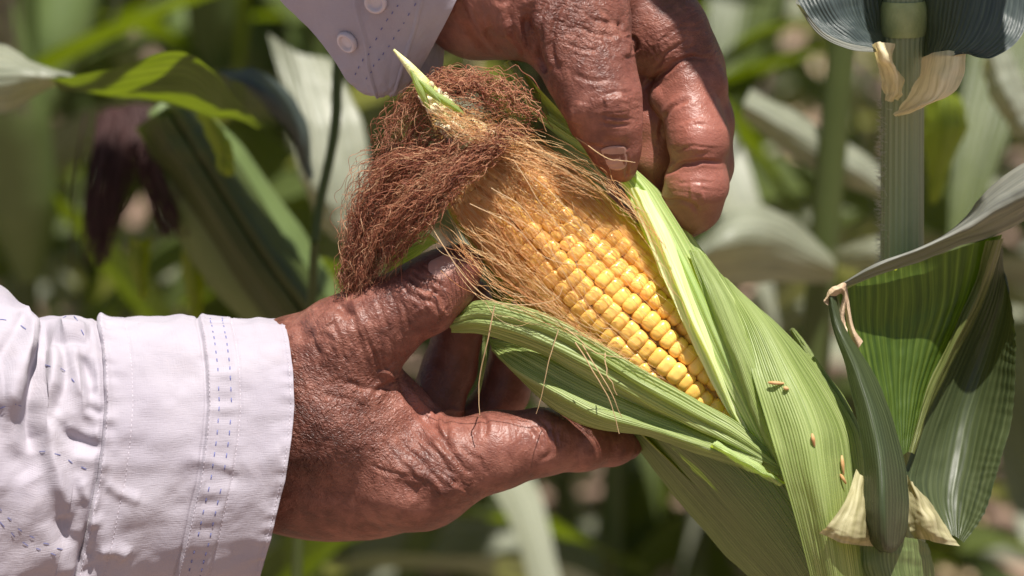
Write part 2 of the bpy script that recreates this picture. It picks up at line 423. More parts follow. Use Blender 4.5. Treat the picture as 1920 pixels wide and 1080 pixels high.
def seg_dist(P, poly):
    """distance (px) of points P (n,2) to polyline and position along it 0..1"""
    poly = np.asarray(poly, float); best = np.full(len(P), 1e9); pos = np.zeros(len(P)); m = len(poly) - 1
    for i in range(m):
        a, b = poly[i], poly[i + 1]; ba = b - a
        h = np.clip(((P - a) @ ba) / (ba @ ba + 1e-9), 0, 1); d = np.linalg.norm(P - a - h[:, None] * ba, axis=1)
        u = d < best; best[u] = d[u]; pos[u] = (i + h[u]) / m
    return best, pos
def carve(V, N, creases, front=True, wob=3.0):
    """creases: (polyline px, width px, depth mm); + groove, - ridge.  V in frame mm"""
    P = F2P(V)[:, :2]; fw = np.clip(-N[:, 2] * 3, 0, 1) if front else np.ones(len(V))
    P = P + np.stack([noise2(P[:, 0] / 22, P[:, 1] / 22, 5), noise2(P[:, 0] / 22, P[:, 1] / 22, 6)], -1) * wob
    D = np.zeros(len(V))
    for poly, w, dep in creases:
        poly = catmull(np.asarray(poly, float), max(len(poly) * 4, 6)) if len(poly) > 2 else np.asarray(poly, float)
        lo = poly.min(0) - 4 * w; hi = poly.max(0) + 4 * w
        k = np.where((P > lo).all(1) & (P < hi).all(1))[0]
        if not len(k): continue
        d, t = seg_dist(P[k], poly)
        end = np.clip(np.minimum(t, 1 - t) * 6 + .25, 0, 1)
        prof = np.exp(-(d / w) ** 2) - .35 * np.exp(-((d - 2.1 * w) / (1.2 * w)) ** 2) * (dep > 0)
        D[k] -= (dep * .8 if w < 8 else dep) * prof * end
    return V + N * (D * fw)[:, None]
def wrinkle_zone(V, N, zones):
    P = F2P(V)[:, :2]; fw = np.clip(-N[:, 2] * 3, 0, 1); D = np.zeros(len(V))
    for (cx, cy), (rx, ry), ang, wl, st, amp, sd in zones:     # wl: wavelength px across the lines, st: stretch along
        c, s = math.cos(math.radians(ang)), math.sin(math.radians(ang))
        dx, dy = P[:, 0] - cx, P[:, 1] - cy
        a = dx * c + dy * s; b = -dx * s + dy * c            # a along the lines, b across
        w = np.exp(-((a / rx) ** 2 + (b / ry) ** 2) ** 1.5)
        n = noise2(a / (wl * st), b / wl + .35 * noise2(a / (wl * 1.6), b / (wl * 2), sd + 3), sd)
        n2 = noise2(a / (wl * st * .6), b / (wl * .55), sd + 9)
        D -= .55 * amp * w * (np.clip(1 - np.abs(n) * 3.6, 0, 1) + .7 * np.clip(1 - np.abs(n2) * 3.2, 0, 1))
    return V + N * (D * fw)[:, None]
def add_attr(o, name, val):
    a = o.data.attributes.new(name, 'FLOAT', 'POINT'); a.data.foreach_set('value', np.asarray(val, np.float32))

# ------------------------------------------------------------------ the person: two hands, two sleeves
PB = np.array([-.75, .25, 0.0])
person = thing('person', 'person in a white shirt with blue stitching, dark brown hands opening an ear of maize', 'person', PB)

# --- hand coming in from the left cuff, thumb on the ear
palmA = [Chain([(380, 740, 14, 76), (480, 726, 13, 84), (545, 706, 8, 94), (600, 706, 1, 98)]), Chain([(380, 870, 26, 100), (520, 884, 24, 104), (620, 892, 24, 108)]),
         Chain([(380, 790, 14, 104), (560, 800, 8, 116), (690, 820, 6, 110)]),
         Chain([(600, 882, 22, 118), (700, 900, 16, 104), (800, 908, 6, 82)]),
         Chain([(580, 690, 5, 94), (640, 650, -4, 82), (690, 628, -6, 74)]),
         Chain([(640, 780, 0, 95), (730, 770, 6, 60), (790, 800, 10, 45)]),
         Chain([(620, 850, 22, 90), (800, 850, 28, 60)])]
thumbA = Chain([(655, 640, -6, 82), (720, 598, -10, 73), (795, 557, -14, 68), (835, 525, -14, 58), (866, 497, -13, 40)], 5)
indexA = Chain([(770, 895, 0, 92), (850, 868, -3, 78), (930, 845, -4, 71), (1015, 829, -2, 60), (1090, 830, 5, 50), (1150, 833, 12, 37), (1180, 836, 16, 24)], 5)
midA = Chain([(770, 850, 26, 60), (815, 760, 36, 52), (843, 690, 38, 50), (862, 610, 34, 46), (885, 560, 30, 38)], 3)
ringA = Chain([(800, 870, 38, 58), (900, 800, 46, 50), (945, 735, 48, 46), (965, 650, 44, 42), (985, 590, 38, 34)], 3)
fA = hand_field(palmA, [(thumbA, 9), (indexA, 9), (midA, 3), (ringA, 3)], 12)
lo = P2F((300, 1110, 0)) - [0, 0, 40]; hi = P2F((1225, 430, 0)) + [0, 0, 75]
VA, QA = extract(fA, lo, hi, .5)
NA = vnormals(VA, QA)
pp = F2P(VA)
# broad forms: tendons, swelling over the knuckles, bony wrist
VA = carve(VA, NA, [
    ([(560, 640), (620, 720), (700, 860)], 34, 1.0), ([(620, 640), (690, 600)], 22, -1.2), ([(670, 760), (745, 700)], 20, -1.0),
    ([(790, 560), (830, 590)], 24, -1.6), ([(575, 760), (700, 840), (820, 900)], 30, -1.4), ([(830, 925), (850, 900)], 26, -2.2),
    ([(530, 930), (640, 960), (740, 950)], 30, -.8), ([(745, 905), (790, 930)], 18, 1.6), ([(560, 600), (575, 640)], 14, 1.2),
    ([(605, 585), (625, 610)], 16, -1.5), ([(640, 570), (655, 600)], 9, 1.3), ([(720, 685), (735, 715)], 18, -1.8)], wob=6)
NA = vnormals(VA, QA)
VA = carve(VA, NA, [
    # web between thumb and index
    ([(752, 708), (762, 745), (790, 775), (815, 800), (835, 830), (850, 852)], 7, 1.9),
    ([(757, 700), (785, 735), (812, 770), (822, 790)], 5, 1.1), ([(765, 690), (800, 745), (822, 772)], 5, .9),
    ([(835, 778), (840, 805), (838, 826)], 5, 1.0), ([(880, 775), (905, 783), (912, 800), (908, 815)], 4.5, .9),
    ([(822, 775), (850, 768), (880, 772)], 5, -.8), ([(850, 852), (865, 872), (885, 885)], 5, .7),
    ([(1015, 790), (1030, 810), (1030, 845), (1015, 860)], 4, .6), ([(1003, 795), (1018, 815), (1018, 840)], 3.5, .5), ([(990, 800), (1004, 820), (1003, 845)], 3.5, .45),
    # thumb joint
    ([(762, 515), (775, 530), (800, 540), (830, 560), (838, 585)], 4.5, 1.0), ([(768, 505), (790, 520), (815, 522), (832, 540)], 4, .8),
    ([(775, 545), (795, 560), (815, 570), (828, 600)], 4, .9), ([(752, 530), (765, 548), (790, 566), (800, 590)], 4, .7),
    ([(800, 525), (812, 545), (806, 562)], 3.5, .6), ([(820, 545), (808, 560), (815, 590)], 3.5, .55), ([(742, 560), (760, 590), (770, 625)], 4, .5),
    ([(728, 545), (742, 580), (752, 630)], 4, .45), ([(710, 560), (722, 600), (735, 650)], 4, .45), ([(790, 497), (812, 507), (828, 512)], 3, .5),
    # radial wrist and base of the thumb
    ([(580, 612), (590, 650), (605, 690)], 5, .6), ([(622, 600), (640, 640), (650, 690)], 5, .6), ([(660, 590), (672, 630), (685, 680)], 4.5, .55),
    ([(690, 640), (705, 670), (712, 700)], 5, .8), ([(716, 660), (724, 685), (735, 700)], 4, .6), ([(700, 740), (730, 720), (752, 712)], 5, .8),
    ([(640, 715), (690, 728), (740, 735)], 5, .6), ([(600, 740), (650, 750), (700, 765)], 5, .45),
    # over the knuckle
    ([(770, 800), (800, 830), (830, 865), (850, 890)], 4.5, .7), ([(745, 820), (775, 850), (810, 885), (830, 915)], 4.5, .65), ([(860, 840), (890, 858), (910, 880)], 4, .5),
    ([(720, 830), (750, 865), (780, 900)], 4.5, .5), ([(690, 870), (740, 890), (790, 900)], 4, .45), ([(800, 800), (835, 840), (865, 870)], 4, .5)], wob=3.5)
VA = wrinkle_zone(VA, NA, [
    ((790, 550), (70, 60), 60, 9, 5, .55, 11), ((650, 650), (110, 70), 68, 11, 6, .5, 21), ((740, 650), (50, 60), 70, 9, 5, .45, 25),
    ((620, 800), (120, 110), 62, 12, 2.2, .42, 31), ((800, 850), (110, 60), 48, 10, 5, .5, 41), ((950, 830), (90, 50), 85, 8, 5, .28, 51),
    ((1025, 815), (30, 45), 85, 7, 4, .7, 61), ((860, 925), (60, 40), 30, 9, 3, .7, 71), ((560, 700), (60, 120), 78, 9, 5, .35, 81)])
handA = mesh_obj('hand', F2W(VA), QA, M_skin, person, base=PB)
handA['label'] = 'hand reaching out of the buttoned cuff, thumb resting on the silk'
add_attr(handA, 'palm', np.clip(.85 * np.exp(-(((pp[:, 0] - 800) / 45) ** 2 + ((pp[:, 1] - 760) / 50) ** 2)) + .5 * np.exp(-(((pp[:, 0] - 930) / 90) ** 2 + ((pp[:, 1] - 805) / 40) ** 2)) + .35 * (pp[:, 2] > 14), 0, 1))
add_attr(handA, 'crack', np.clip(np.exp(-(((pp[:, 0] - 620) / 170) ** 2 + ((pp[:, 1] - 780) / 160) ** 2)) * 1.25 + .45 * np.exp(-(((pp[:, 0] - 840) / 100) ** 2 + ((pp[:, 1] - 880) / 60) ** 2)) + .4 * np.exp(-(((pp[:, 0] - 780) / 90) ** 2 + ((pp[:, 1] - 560) / 70) ** 2)), 0, 1.2))

def nail_patch(name, centre, along, normal, L, Wd, lift, mat, parent, field):
    """curved plate lying on the finger end; centre in photo pixels + depth (mm), directions in frame (right, up, away)"""
    nv, nu = 30, 24
    c = P2F(np.asarray(centre, float)); a = np.asarray(along, float); a /= np.linalg.norm(a)
    nn = np.asarray(normal, float); nn -= a * (a @ nn); nn /= np.linalg.norm(nn); b = np.cross(nn, a)
    u, t = np.meshgrid(np.linspace(-1, 1, nu), np.linspace(-1, 1, nv))
    w = Wd * np.sqrt(np.clip(1 - np.abs(t) ** 5 * .45, .03, 1)); tt_ = t - np.where(t > 0, .16 * u * u, -.24 * u * u) * np.abs(t)
    Pn = (c + a * (tt_ * L)[..., None] + b * (u * w)[..., None] + nn * 3).reshape(-1, 3)
    for _ in range(14):
        d = field(Pn); g = np.stack([field(Pn + np.eye(3)[k] * .3) - d for k in range(3)], -1) / .3
        Pn = Pn - g * (np.clip(d, -2, 2) * .9 / ((g * g).sum(-1) + 1e-6))[:, None]
    uu_, t_ = u.ravel(), t.ravel(); edge = np.clip(np.minimum(1 - np.abs(uu_), np.minimum(1 - np.abs(t_), 1)) * 7, 0, 1)
    Pn = Pn + nn * (lift * (edge - .45) + np.clip(t_ - .7, 0, 1) * 2.2 * lift)[:, None] + a * (np.clip(t_ - .8, 0, 1) * 4 * lift)[:, None]
    return mesh_obj(name, F2W(Pn), grid_faces(nv, nu), mat, parent, base=PB)
nail_patch('nail', (838, 499, -26), (.74, .62, .02), (-.42, .5, -.85), 6.8, 6.2, .4, M_nail, handA, fA)

# --- hand reaching down from above, thumb pressing the husk
palmB = [Chain([(800, -110, 4, 125), (900, -60, -6, 130), (1010, -40, -14, 128)]), Chain([(900, 0, 6, 110), (1010, -10, -8, 112)]),
         Chain([(940, -160, 8, 150), (1090, -130, 2, 125), (1170, -60, 8, 90)]), Chain([(1060, -60, 0, 115), (1160, 20, 12, 85), (1205, 120, 22, 55)]),
         Chain([(1000, -30, -18, 120), (1070, 20, -24, 104)]), Chain([(1120, -60, 14, 100), (1200, 20, 14, 82)])]
thumbB = Chain([(1040, -10, -22, 106), (1080, 60, -28, 94), (1106, 130, -32, 82), (1128, 188, -35, 72), (1143, 238, -33, 57), (1155, 282, -29, 43), (1167, 316, -25, 26)], 5)
idx_prox = Chain([(1200, 6, 8, 82), (1246, 66, 4, 84), (1282, 102, 4, 64)], 4)
idx_roll = Chain([(1252, 182, 0, 34), (1290, 158, -2, 44), (1322, 160, 2, 42)], 3)
idx_mid = Chain([(1296, 214, -4, 54), (1310, 262, -6, 61)], 4)
idx_tip = Chain([(1306, 346, -3, 62), (1296, 384, 3, 54), (1287, 408, 9, 38)], 4)
idx_bone = Chain([(1262, 56, 12, 62), (1300, 130, 11, 54), (1318, 230, 9, 53), (1318, 310, 8, 52), (1304, 372, 11, 46)], 6)
class Finger:
    def __init__(s, parts, k): s.p = parts; s.k = k
    def __call__(s, X):
        d = None
        for c in s.p:
            q = c(X); d = q if d is None else smin(d, q, s.k)
        return d
indexB = Finger([idx_bone, idx_prox, idx_roll, idx_mid, idx_tip], 4.6)
midB = Chain([(1190, 40, 20, 82), (1222, 150, 16, 64), (1226, 225, 14, 58), (1222, 290, 16, 52), (1212, 345, 22, 50), (1205, 385, 26, 40)], 4)
bulgeB = Chain([(1092, 196, -32, 40), (1100, 232, -30, 34)], 4)
ringB = Chain([(1150, 40, 46, 75), (1185, 190, 50, 60), (1190, 290, 50, 52), (1180, 350, 48, 44)], 4)
fB = hand_field(palmB, [(thumbB, 8), (bulgeB, 6), (indexB, 5), (midB, 4), (ringB, 4)], 12)
lo = P2F((740, 460, 0)) - [0, 0, 66]; hi = P2F((1430, -330, 0)) + [0, 0, 75]
VB, QB = extract(fB, lo, hi, .5)
NB = vnormals(VB, QB); pp = F2P(VB)
VB = carve(VB, NB, [
    ([(1000, -20), (1030, 60), (1080, 90)], 26, -1.2), ([(1130, 205), (1180, 200)], 24, -1.5), ([(1075, 230), (1090, 190)], 14, -1.2), ([(1130, 268), (1180, 270)], 12, .8),
    ([(1165, 60), (1178, 110)], 16, -1.5), ([(1290, 225), (1310, 290)], 26, -1.2), ([(1290, 360), (1320, 360)], 18, -1.0), ([(905, 60), (960, 110)], 22, 1.8), ([(985, 30), (995, 80), (1015, 140)], 14, 3.2), ([(940, 0), (950, 70)], 16, -1.5)], wob=4)
NB = vnormals(VB, QB)
VB = carve(VB, NB, [
    # flexion creases of the index finger
    ([(1206, 170), (1225, 150), (1248, 132), (1282, 112), (1329, 108)], 4.5, 1.3), ([(1240, 262), (1244, 225), (1262, 200), (1290, 186)], 4, 1.0),
    ([(1250, 328), (1268, 316), (1295, 304), (1350, 306)], 4, 1.2), ([(1238, 374), (1270, 377), (1296, 384), (1308, 396)], 4, 1.0), ([(1225, 130), (1255, 95), (1290, 75)], 4, .5), ([(1240, 70), (1275, 50), (1320, 50)], 4, .4),
    ([(1270, 240), (1300, 232), (1330, 236)], 3, .3), ([(1265, 280), (1300, 275), (1340, 278)], 3, .3), ([(1270, 345), (1300, 340), (1335, 344)], 3, .3),
    # thumb
    ([(1045, 130), (1035, 90), (1040, 40), (1060, 0)], 5, 1.1), ([(1025, 140), (1012, 90), (1015, 30), (1030, -10)], 5, .9),
    ([(990, 100), (985, 50), (1000, 0)], 6, 1.0), ([(1165, 30), (1165, 60), (1190, 75), (1185, 110)], 5, 1.1), ([(1120, 10), (1150, 40), (1165, 50)], 4, .7),
    ([(1090, 20), (1115, 40), (1150, 45)], 4, .7), ([(1075, 45), (1110, 65), (1155, 66)], 4, .6), ([(1060, 75), (1090, 90), (1120, 95)], 4, .6),
    ([(1125, 178), (1150, 172), (1180, 176)], 4, .6), ([(1120, 190), (1150, 186), (1185, 192)], 4, -.5), ([(1130, 216), (1155, 220), (1185, 222)], 3.5, .6), ([(1125, 228), (1155, 233), (1182, 232)], 3.5, .5),
    ([(1075, 140), (1110, 150), (1140, 150)], 4, .5), ([(1100, 270), (1140, 280), (1178, 275)], 4, .6), ([(1175, 290), (1176, 320), (1178, 335)], 3, .8),
    ([(860, 0), (880, 50), (920, 110), (950, 130)], 7, 1.3), ([(960, 0), (958, 50), (985, 110)], 5, .8)], wob=3)
VB = wrinkle_zone(VB, NB, [((1090, 40), (110, 60), 25, 11, 3, .75, 12), ((1060, 100), (60, 70), 80, 10, 4, .45, 22), ((1150, 190), (60, 45), 0, 8, 5, .5, 32),
    ((1290, 60), (90, 80), -25, 9, 5, .45, 42), ((1300, 240), (50, 60), 20, 7, 5, .2, 52), ((1300, 345), (50, 40), 10, 7, 5, .28, 62), ((1210, 110), (40, 80), 60, 9, 5, .4, 72), ((940, 40), (90, 90), 70, 12, 5, .3, 82)])
handB = mesh_obj('hand', F2W(VB), QB, M_skin, person, base=PB)
handB['label'] = 'hand reaching down with the thumb nail pressed on the husk and index finger curled behind'
add_attr(handB, 'palm', np.clip(.85 * np.exp(-(((pp[:, 0] - 1285) / 95) ** 4 + ((pp[:, 1] - 290) / 150) ** 4)) + .5 * np.exp(-(((pp[:, 0] - 1215) / 60) ** 2 + ((pp[:, 1] - 200) / 120) ** 2)) + .35 * np.exp(-(((pp[:, 0] - 900) / 90) ** 2 + ((pp[:, 1] - 50) / 90) ** 2)), 0, 1))
add_attr(handB, 'crack', np.clip(np.exp(-(((pp[:, 0] - 1070) / 100) ** 2 + ((pp[:, 1] - 50) / 80) ** 2)) + .6 * np.exp(-(((pp[:, 0] - 1310) / 60) ** 2 + ((pp[:, 1] - 60) / 90) ** 2)) + .25 * np.exp(-(((pp[:, 0] - 1140) / 60) ** 2 + ((pp[:, 1] - 190) / 60) ** 2)), 0, 1))
nail_patch('nail', (1152, 306, -38), (.26, -1, .25), (.0, .1, -1), 7.4, 6.4, .55, M_nail2, handB, fB)

# --- sleeve on the left
def edge_shape(y):      # x of the cuff edge as a function of photo y
    return np.interp(y, [560, 605, 640, 690, 760, 820, 900, 950, 1010, 1080, 1200], [531, 534, 542, 549, 552, 547, 535, 522, 508, 488, 455])
NTT, NTH = 420, 420
tt = np.linspace(-330, 548, NTT)                       # nominal photo x at mid height
th = np.linspace(0, 2 * math.pi, NTH, endpoint=False)
top = np.interp(tt, [-330, -120, 0, 30, 55, 72, 84, 105, 135, 165, 260, 355, 365, 450, 549], [380, 450, 524, 545, 566, 588, 603, 600, 597, 598, 596, 592, 594, 596, 600])
top = top + 2.5 * noise2(tt / 25, tt * 0, 3)
bot = np.interp(tt, [-330, 0, 150, 549], [1330, 1240, 1170, 1110])
TH, TX = np.meshgrid(th, tt)
yc = ((top + bot) / 2)[:, None]; ry = ((bot - top) / 2)[:, None]
rd = np.interp(tt, [-330, 0, 150, 549], [66, 60, 50, 44])[:, None]
ysh = yc - np.cos(TH) * ry
dd = 10 - np.sign(np.sin(TH)) * np.abs(np.sin(TH)) ** .72 * rd
esh = edge_shape(ysh)
xx = TX - (548 - esh) * np.interp(TX, [-330, 0, 549], [0, .75, 1])
GA = P2F(np.stack([xx, ysh, dd], -1))
NGA = grid_normals(GA); 
if NGA[NTT // 2, NTH // 4, 2] > 0: NGA = -NGA
Vf = GA.reshape(-1, 3); Nf = NGA.reshape(-1, 3)
seam1 = 192.0; seam2 = 384.0; seam3 = 447.0
txf = TX.reshape(-1); thf = TH.reshape(-1)
D = 0.9 * fbm(txf / 90, thf * 3.2, 4, 3)                                            # soft unevenness
left = np.clip((seam1 - txf) / 30, 0, 1)
D += left * np.exp(-(seam1 - txf).clip(0) / 90) * 2.6 * fbm(thf * 6, txf / 200, 14, 2)   # gathers into the seam
D += left * 2.2 * fbm(txf / 130, thf * 2.2, 24, 2)
D += np.exp(-((txf - seam1 - 14) / 16) ** 2) * .8 * noise2(thf * 13, txf / 40, 31)
D += np.where((txf > seam1) & (txf < seam1 + 80), 1, 0) * np.exp(-(txf - seam1).clip(0) / 35) * .9 * noise2(thf * 16, txf / 90, 33)
D += np.exp(-((txf - 415) / 45) ** 2) * .55 * noise2(thf * 15, txf / 70, 35)        # puckers along the stitched band
D += np.exp(-((txf - 545) / 22) ** 2) * .5 * noise2(thf * 17, txf / 60, 37)
for s_, d_, w_ in ((seam1, -1.7, 5), (seam2, -1.2, 4), (seam1 + 9, .8, 6), (seam2 + 9, .6, 6), (seam3, -.35, 3.5), (548 - 11, -.3, 3), (seam1 + 55, -.2, 3)):
    D += d_ * np.exp(-((txf - s_) / w_) ** 2)
D += .45 * ((txf > seam2) & (txf < seam3)) + .5 * (txf > seam1)
Vf = Vf + Nf * D[:, None]
Vf = carve(Vf, Nf, [(p_, w_ * 1.35, d_ * (1.1 if w_ > 11 else .85)) for p_, w_, d_ in [
    ([(78, 596), (78, 650), (62, 730), (58, 790), (75, 850)], 15, 7.5), ([(45, 565), (58, 620), (40, 700), (0, 780)], 22, -5.5),
    ([(90, 620), (100, 700), (72, 770), (95, 860), (130, 960), (150, 1040)], 12, -3.6), ([(110, 640), (118, 720), (100, 780)], 10, 3.0),
    ([(-10, 690), (20, 640), (45, 590)], 10, 3.5), ([(-20, 760), (20, 830), (60, 900)], 22, 4.0), ([(120, 960), (140, 1010), (165, 1060)], 16, 3.4),
    ([(100, 790), (150, 830), (190, 838)], 9, 2.6), ([(120, 800), (160, 815), (190, 812)], 8, -1.6), ([(95, 640), (130, 648), (165, 640)], 8, 2.4), ([(110, 625), (140, 618), (170, 625)], 9, -2.2),
    ([(155, 670), (165, 710), (172, 745)], 8, 2.6), ([(140, 660), (150, 720), (160, 770)], 8, -2.0), ([(160, 760), (180, 770), (192, 775)], 6, 1.6), ([(150, 900), (170, 940), (180, 990)], 9, -2.4),
    ([(195, 905), (230, 925), (265, 940)], 9, -1.6), ([(185, 1035), (220, 1030), (240, 1045)], 9, -2.6), ([(200, 720), (300, 700), (370, 720)], 22, .9), ([(210, 860), (300, 870), (380, 850)], 16, -.9), ([(220, 800), (290, 830), (370, 800)], 20, -1.0),
    ([(360, 860), (410, 870), (440, 880)], 9, -1.0), ([(370, 890), (420, 890), (450, 900)], 9, .8), ([(440, 740), (500, 700), (540, 690)], 16, .5), ([(450, 880), (500, 860), (530, 850)], 15, -.8)]], wob=2)
SLV = F2W(Vf).reshape(NTT, NTH, 3)
uvA = np.stack([TX / 700, TH / 3.6], -1)
i1 = int(np.argmin(np.abs(tt - seam1)))
def sleeve_part(name, a, b, parent):
    G = SLV[a:b]; n = b - a
    return mesh_obj(name, G.reshape(-1, 3), grid_faces(n, NTH, 0, True), M_shirt, parent, uvA[a:b].reshape(-1, 2), base=PB)
sleeveA = sleeve_part('sleeve', 0, i1 + 1, person); sleeveA['label'] = 'crumpled white sleeve gathered into the cuff seam'
cuffA = sleeve_part('cuff', i1, NTT, sleeveA)
sm = cuffA.modifiers.new('thick', 'SOLIDIFY'); sm.thickness = .0011; sm.offset = -1
NSL = grid_normals(SLV); 
if (NSL[NTT // 2, NTH // 4] @ FWD) > 0: NSL = -NSL
def dash_mesh(items):
    """items: (start, end, normal, half width)"""
    Vs, Fs = [], []
    for k, (a, b, n, w) in enumerate(items):
        t = b - a; t /= np.linalg.norm(t) + 1e-12; s = np.cross(t, n); m = (a + b) / 2 + n * w * 1.1
        Vs += [a - s * w, a + s * w, b + s * w, b - s * w, m - s * w * .8, m + s * w * .8]
        o = k * 6; Fs += [(o, o + 1, o + 5, o + 4), (o + 4, o + 5, o + 2, o + 3), (o, o + 4, o + 3, o + 3), (o + 1, o + 2, o + 5, o + 5)]
    Fs = [tuple(dict.fromkeys(f)) for f in Fs]
    return np.array(Vs), Fs
def stitches(lines, mat, name, parent, w):
    items = []
    for xs, on, gap, ph, th0, th1 in lines:
        i = int(np.clip(np.argmin(np.abs(tt - xs)), 0, NTT - 1)); ring = SLV[i]; nr = NSL[i]
        a = th0; 
        while a < th1:
            j0 = a / (2 * math.pi) * NTH; j1 = (a + on) / (2 * math.pi) * NTH
            f = lambda j, R: R[int(j) % NTH] * (1 - j % 1) + R[(int(j) + 1) % NTH] * (j % 1)
            n = f((j0 + j1) / 2, nr); n = n / np.linalg.norm(n)
            if random.random() < .93: items.append((f(j0, ring) + n * w * .4, f(j1, ring) + n * w * .4, n, w))
            a += on + gap * random.uniform(.85, 1.15)
    V, F = dash_mesh(items); o = mesh_obj(name, V, F, mat, parent, base=PB, smooth=False); o['kind'] = 'stuff'; return o
stitches([(408, .032, .050, 0, .15, 3.0), (430, .034, .048, .03, .12, 3.0)], M_thread, 'blue_stitching', cuffA, .00022)
stitches([(seam2 + 7, .022, .012, 0, .1, 3.1), (seam3, .022, .012, 0, .1, 3.1), (541, .022, .012, 0, .1, 3.1), (seam1 + 8, .022, .014, 0, .1, 3.1), (seam1 + 55, .022, .014, 0, .1, 3.1)], M_thread_w, 'white_stitching', cuffA, .00016)
def px_stitch(polys, parent, on=11, gap=17):
    """dashes along photo polylines, dropped onto the sleeve surface"""
    flat = SLV.reshape(-1, 3); fp = F2P(Vf)[:, :2]; front = (Nf[:, 2] < -.1); cand = np.where(front)[0]; items = []
    for poly in polys:
        C = catmull(np.asarray(poly, float), 200); L = np.concatenate([[0], np.cumsum(np.linalg.norm(np.diff(C, axis=0), axis=1))])
        s = 0
        while s + on < L[-1]:
            ab = []
            for q in (s, s + on):
                p = np.array([np.interp(q, L, C[:, 0]), np.interp(q, L, C[:, 1])])
                k = cand[np.argmin(((fp[cand] - p) ** 2).sum(1))]; ab.append(flat[k])
            n = NSL.reshape(-1, 3)[k]
            if np.linalg.norm(ab[1] - ab[0]) > 1e-5: items.append((ab[0] + n * .0002, ab[1] + n * .0002, n, .00016))
            s += on + gap
    V, F = dash_mesh(items); o = mesh_obj('blue_stitching', V, F, M_thread, parent, base=PB, smooth=False); o['kind'] = 'stuff'
px_stitch([[(-5, 948), (40, 995), (90, 1020), (140, 1040)], [(0, 980), (40, 1015), (80, 1033), (130, 1045)], [(0, 765), (30, 760), (60, 770)], [(40, 610), (72, 635)],
           [(75, 845), (110, 852), (150, 875), (180, 880)], [(85, 685), (110, 690), (135, 710), (150, 735)], [(115, 600), (135, 590), (158, 628)], [(0, 600), (30, 600)]], sleeveA)

# --- sleeve above: open cuff hanging off the wrist
secB = [[(250, -330, -16), (420, -450, -24), (560, -520, -14), (760, -560, 26)],
        [(420, -130, -14), (600, -260, -38), (780, -330, -28), (900, -340, 20)],
        [(500, -28, -10), (640, -80, -36), (790, -110, -40), (915, -110, -26)],
        [(560, 32, -8), (660, 10, -28), (770, -10, -36), (866, -20, -34)],
        [(606, 84, -8), (680, 70, -22), (760, 60, -28), (828, 52, -27)],
        [(645, 138, -6), (690, 130, -16), (745, 118, -21), (796, 112, -18)],
        [(672, 166, -4), (702, 168, -11), (735, 163, -14), (768, 156, -11)],
        [(694, 177, -2), (708, 180, -7), (728, 180, -8), (746, 176, -6)]]
GB, ub, vb = strip(secB, 200, 160, lambda u, v: .6 * fbm(u * 5, v * 8, 8) - .7 * np.exp(-((u - .74) / .012) ** 2) - .5 * np.exp(-((u - .36) / .012) ** 2) + .5 * ((u > .36) & (u < .74)))
sleeveB = strips_obj('sleeve', [(GB, ub * .9, vb * 1.4)], M_shirt, person, PB); sleeveB['label'] = 'open white cuff with two buttons hanging in shade'
sm = sleeveB.modifiers.new('thick', 'SOLIDIFY'); sm.thickness = .0012; sm.offset = 0
Gb2, u2, v2 = strip([[(760, -420, 40), (900, -300, 50), (980, -220, 30)], [(800, -120, 20), (880, -80, 30), (940, -40, 30)], [(785, 40, 2), (820, 45, 10), (850, 50, 16)], [(776, 110, -4), (806, 118, 2), (830, 130, 8)], [(772, 150, -6), (800, 150, -2), (828, 146, 4)]], 60, 30, lambda u, v: .6 * fbm(u * 4, v * 4, 28))
back = strips_obj('cuff_lining', [(Gb2, u2 * .4, v2)], M_shirt, sleeveB, PB)
NGB = grid_normals(GB)
if (NGB[100, 80] @ FWD) > 0: NGB = -NGB
def gB(px, py):
    pr = W(np.array([0, 0, 0])); P = GB.reshape(-1, 3) - cam_o_loc
    z = P @ FWD; x = P @ RIGHT / z; y = P @ UP / z; f = DIST / PX
    k = np.argmin((x * f - (px - 960)) ** 2 + (y * f - (540 - py)) ** 2)
    return GB.reshape(-1, 3)[k], NGB.reshape(-1, 3)[k]
cam_o_loc = EAR - FWD * DIST
def lathe(prof, n=28):
    prof = np.asarray(prof, float); a = np.arange(n) * 2 * math.pi / n
    V = np.stack([prof[:, 0:1] * np.cos(a), prof[:, 0:1] * np.sin(a), np.repeat(prof[:, 1:2], n, 1)], -1).reshape(-1, 3)
    return V, grid_faces(len(prof), n, 0, True)
for px, py in ((656, 76), (706, 2)):
    c, n = gB(px, py)
    V, F = lathe([(.0001, .0016), (.0020, .0015), (.0026, .0018), (.0031, .0026), (.0037, .0028), (.0043, .0024), (.0046, .0014), (.0044, .0002), (.0001, 0)])
    R = np.array(Vector(n).to_track_quat('Z', 'Y').to_matrix())
    b = mesh_obj('button', V @ R.T + c + n * .0004, F, M_button, sleeveB, base=PB)
items = []
for poly in ([(765, -20), (745, 12), (722, 42), (698, 84), (682, 112), (666, 142)], [(790, -15), (766, 28), (744, 62), (722, 96), (702, 122), (688, 150)]):
    C = catmull(np.array(poly, float), 24)
    for q in range(0, 23, 2):
        a, n = gB(*C[q]); b, _ = gB(*(C[q] * .45 + C[q + 1] * .55))
        if np.linalg.norm(b - a) > 1e-5: items.append((a + n * .0009, b + n * .0009, n, .0002))
V, F = dash_mesh(items); o = mesh_obj('blue_stitching', V, F, M_thread, sleeveB, base=PB, smooth=False); o['kind'] = 'stuff'
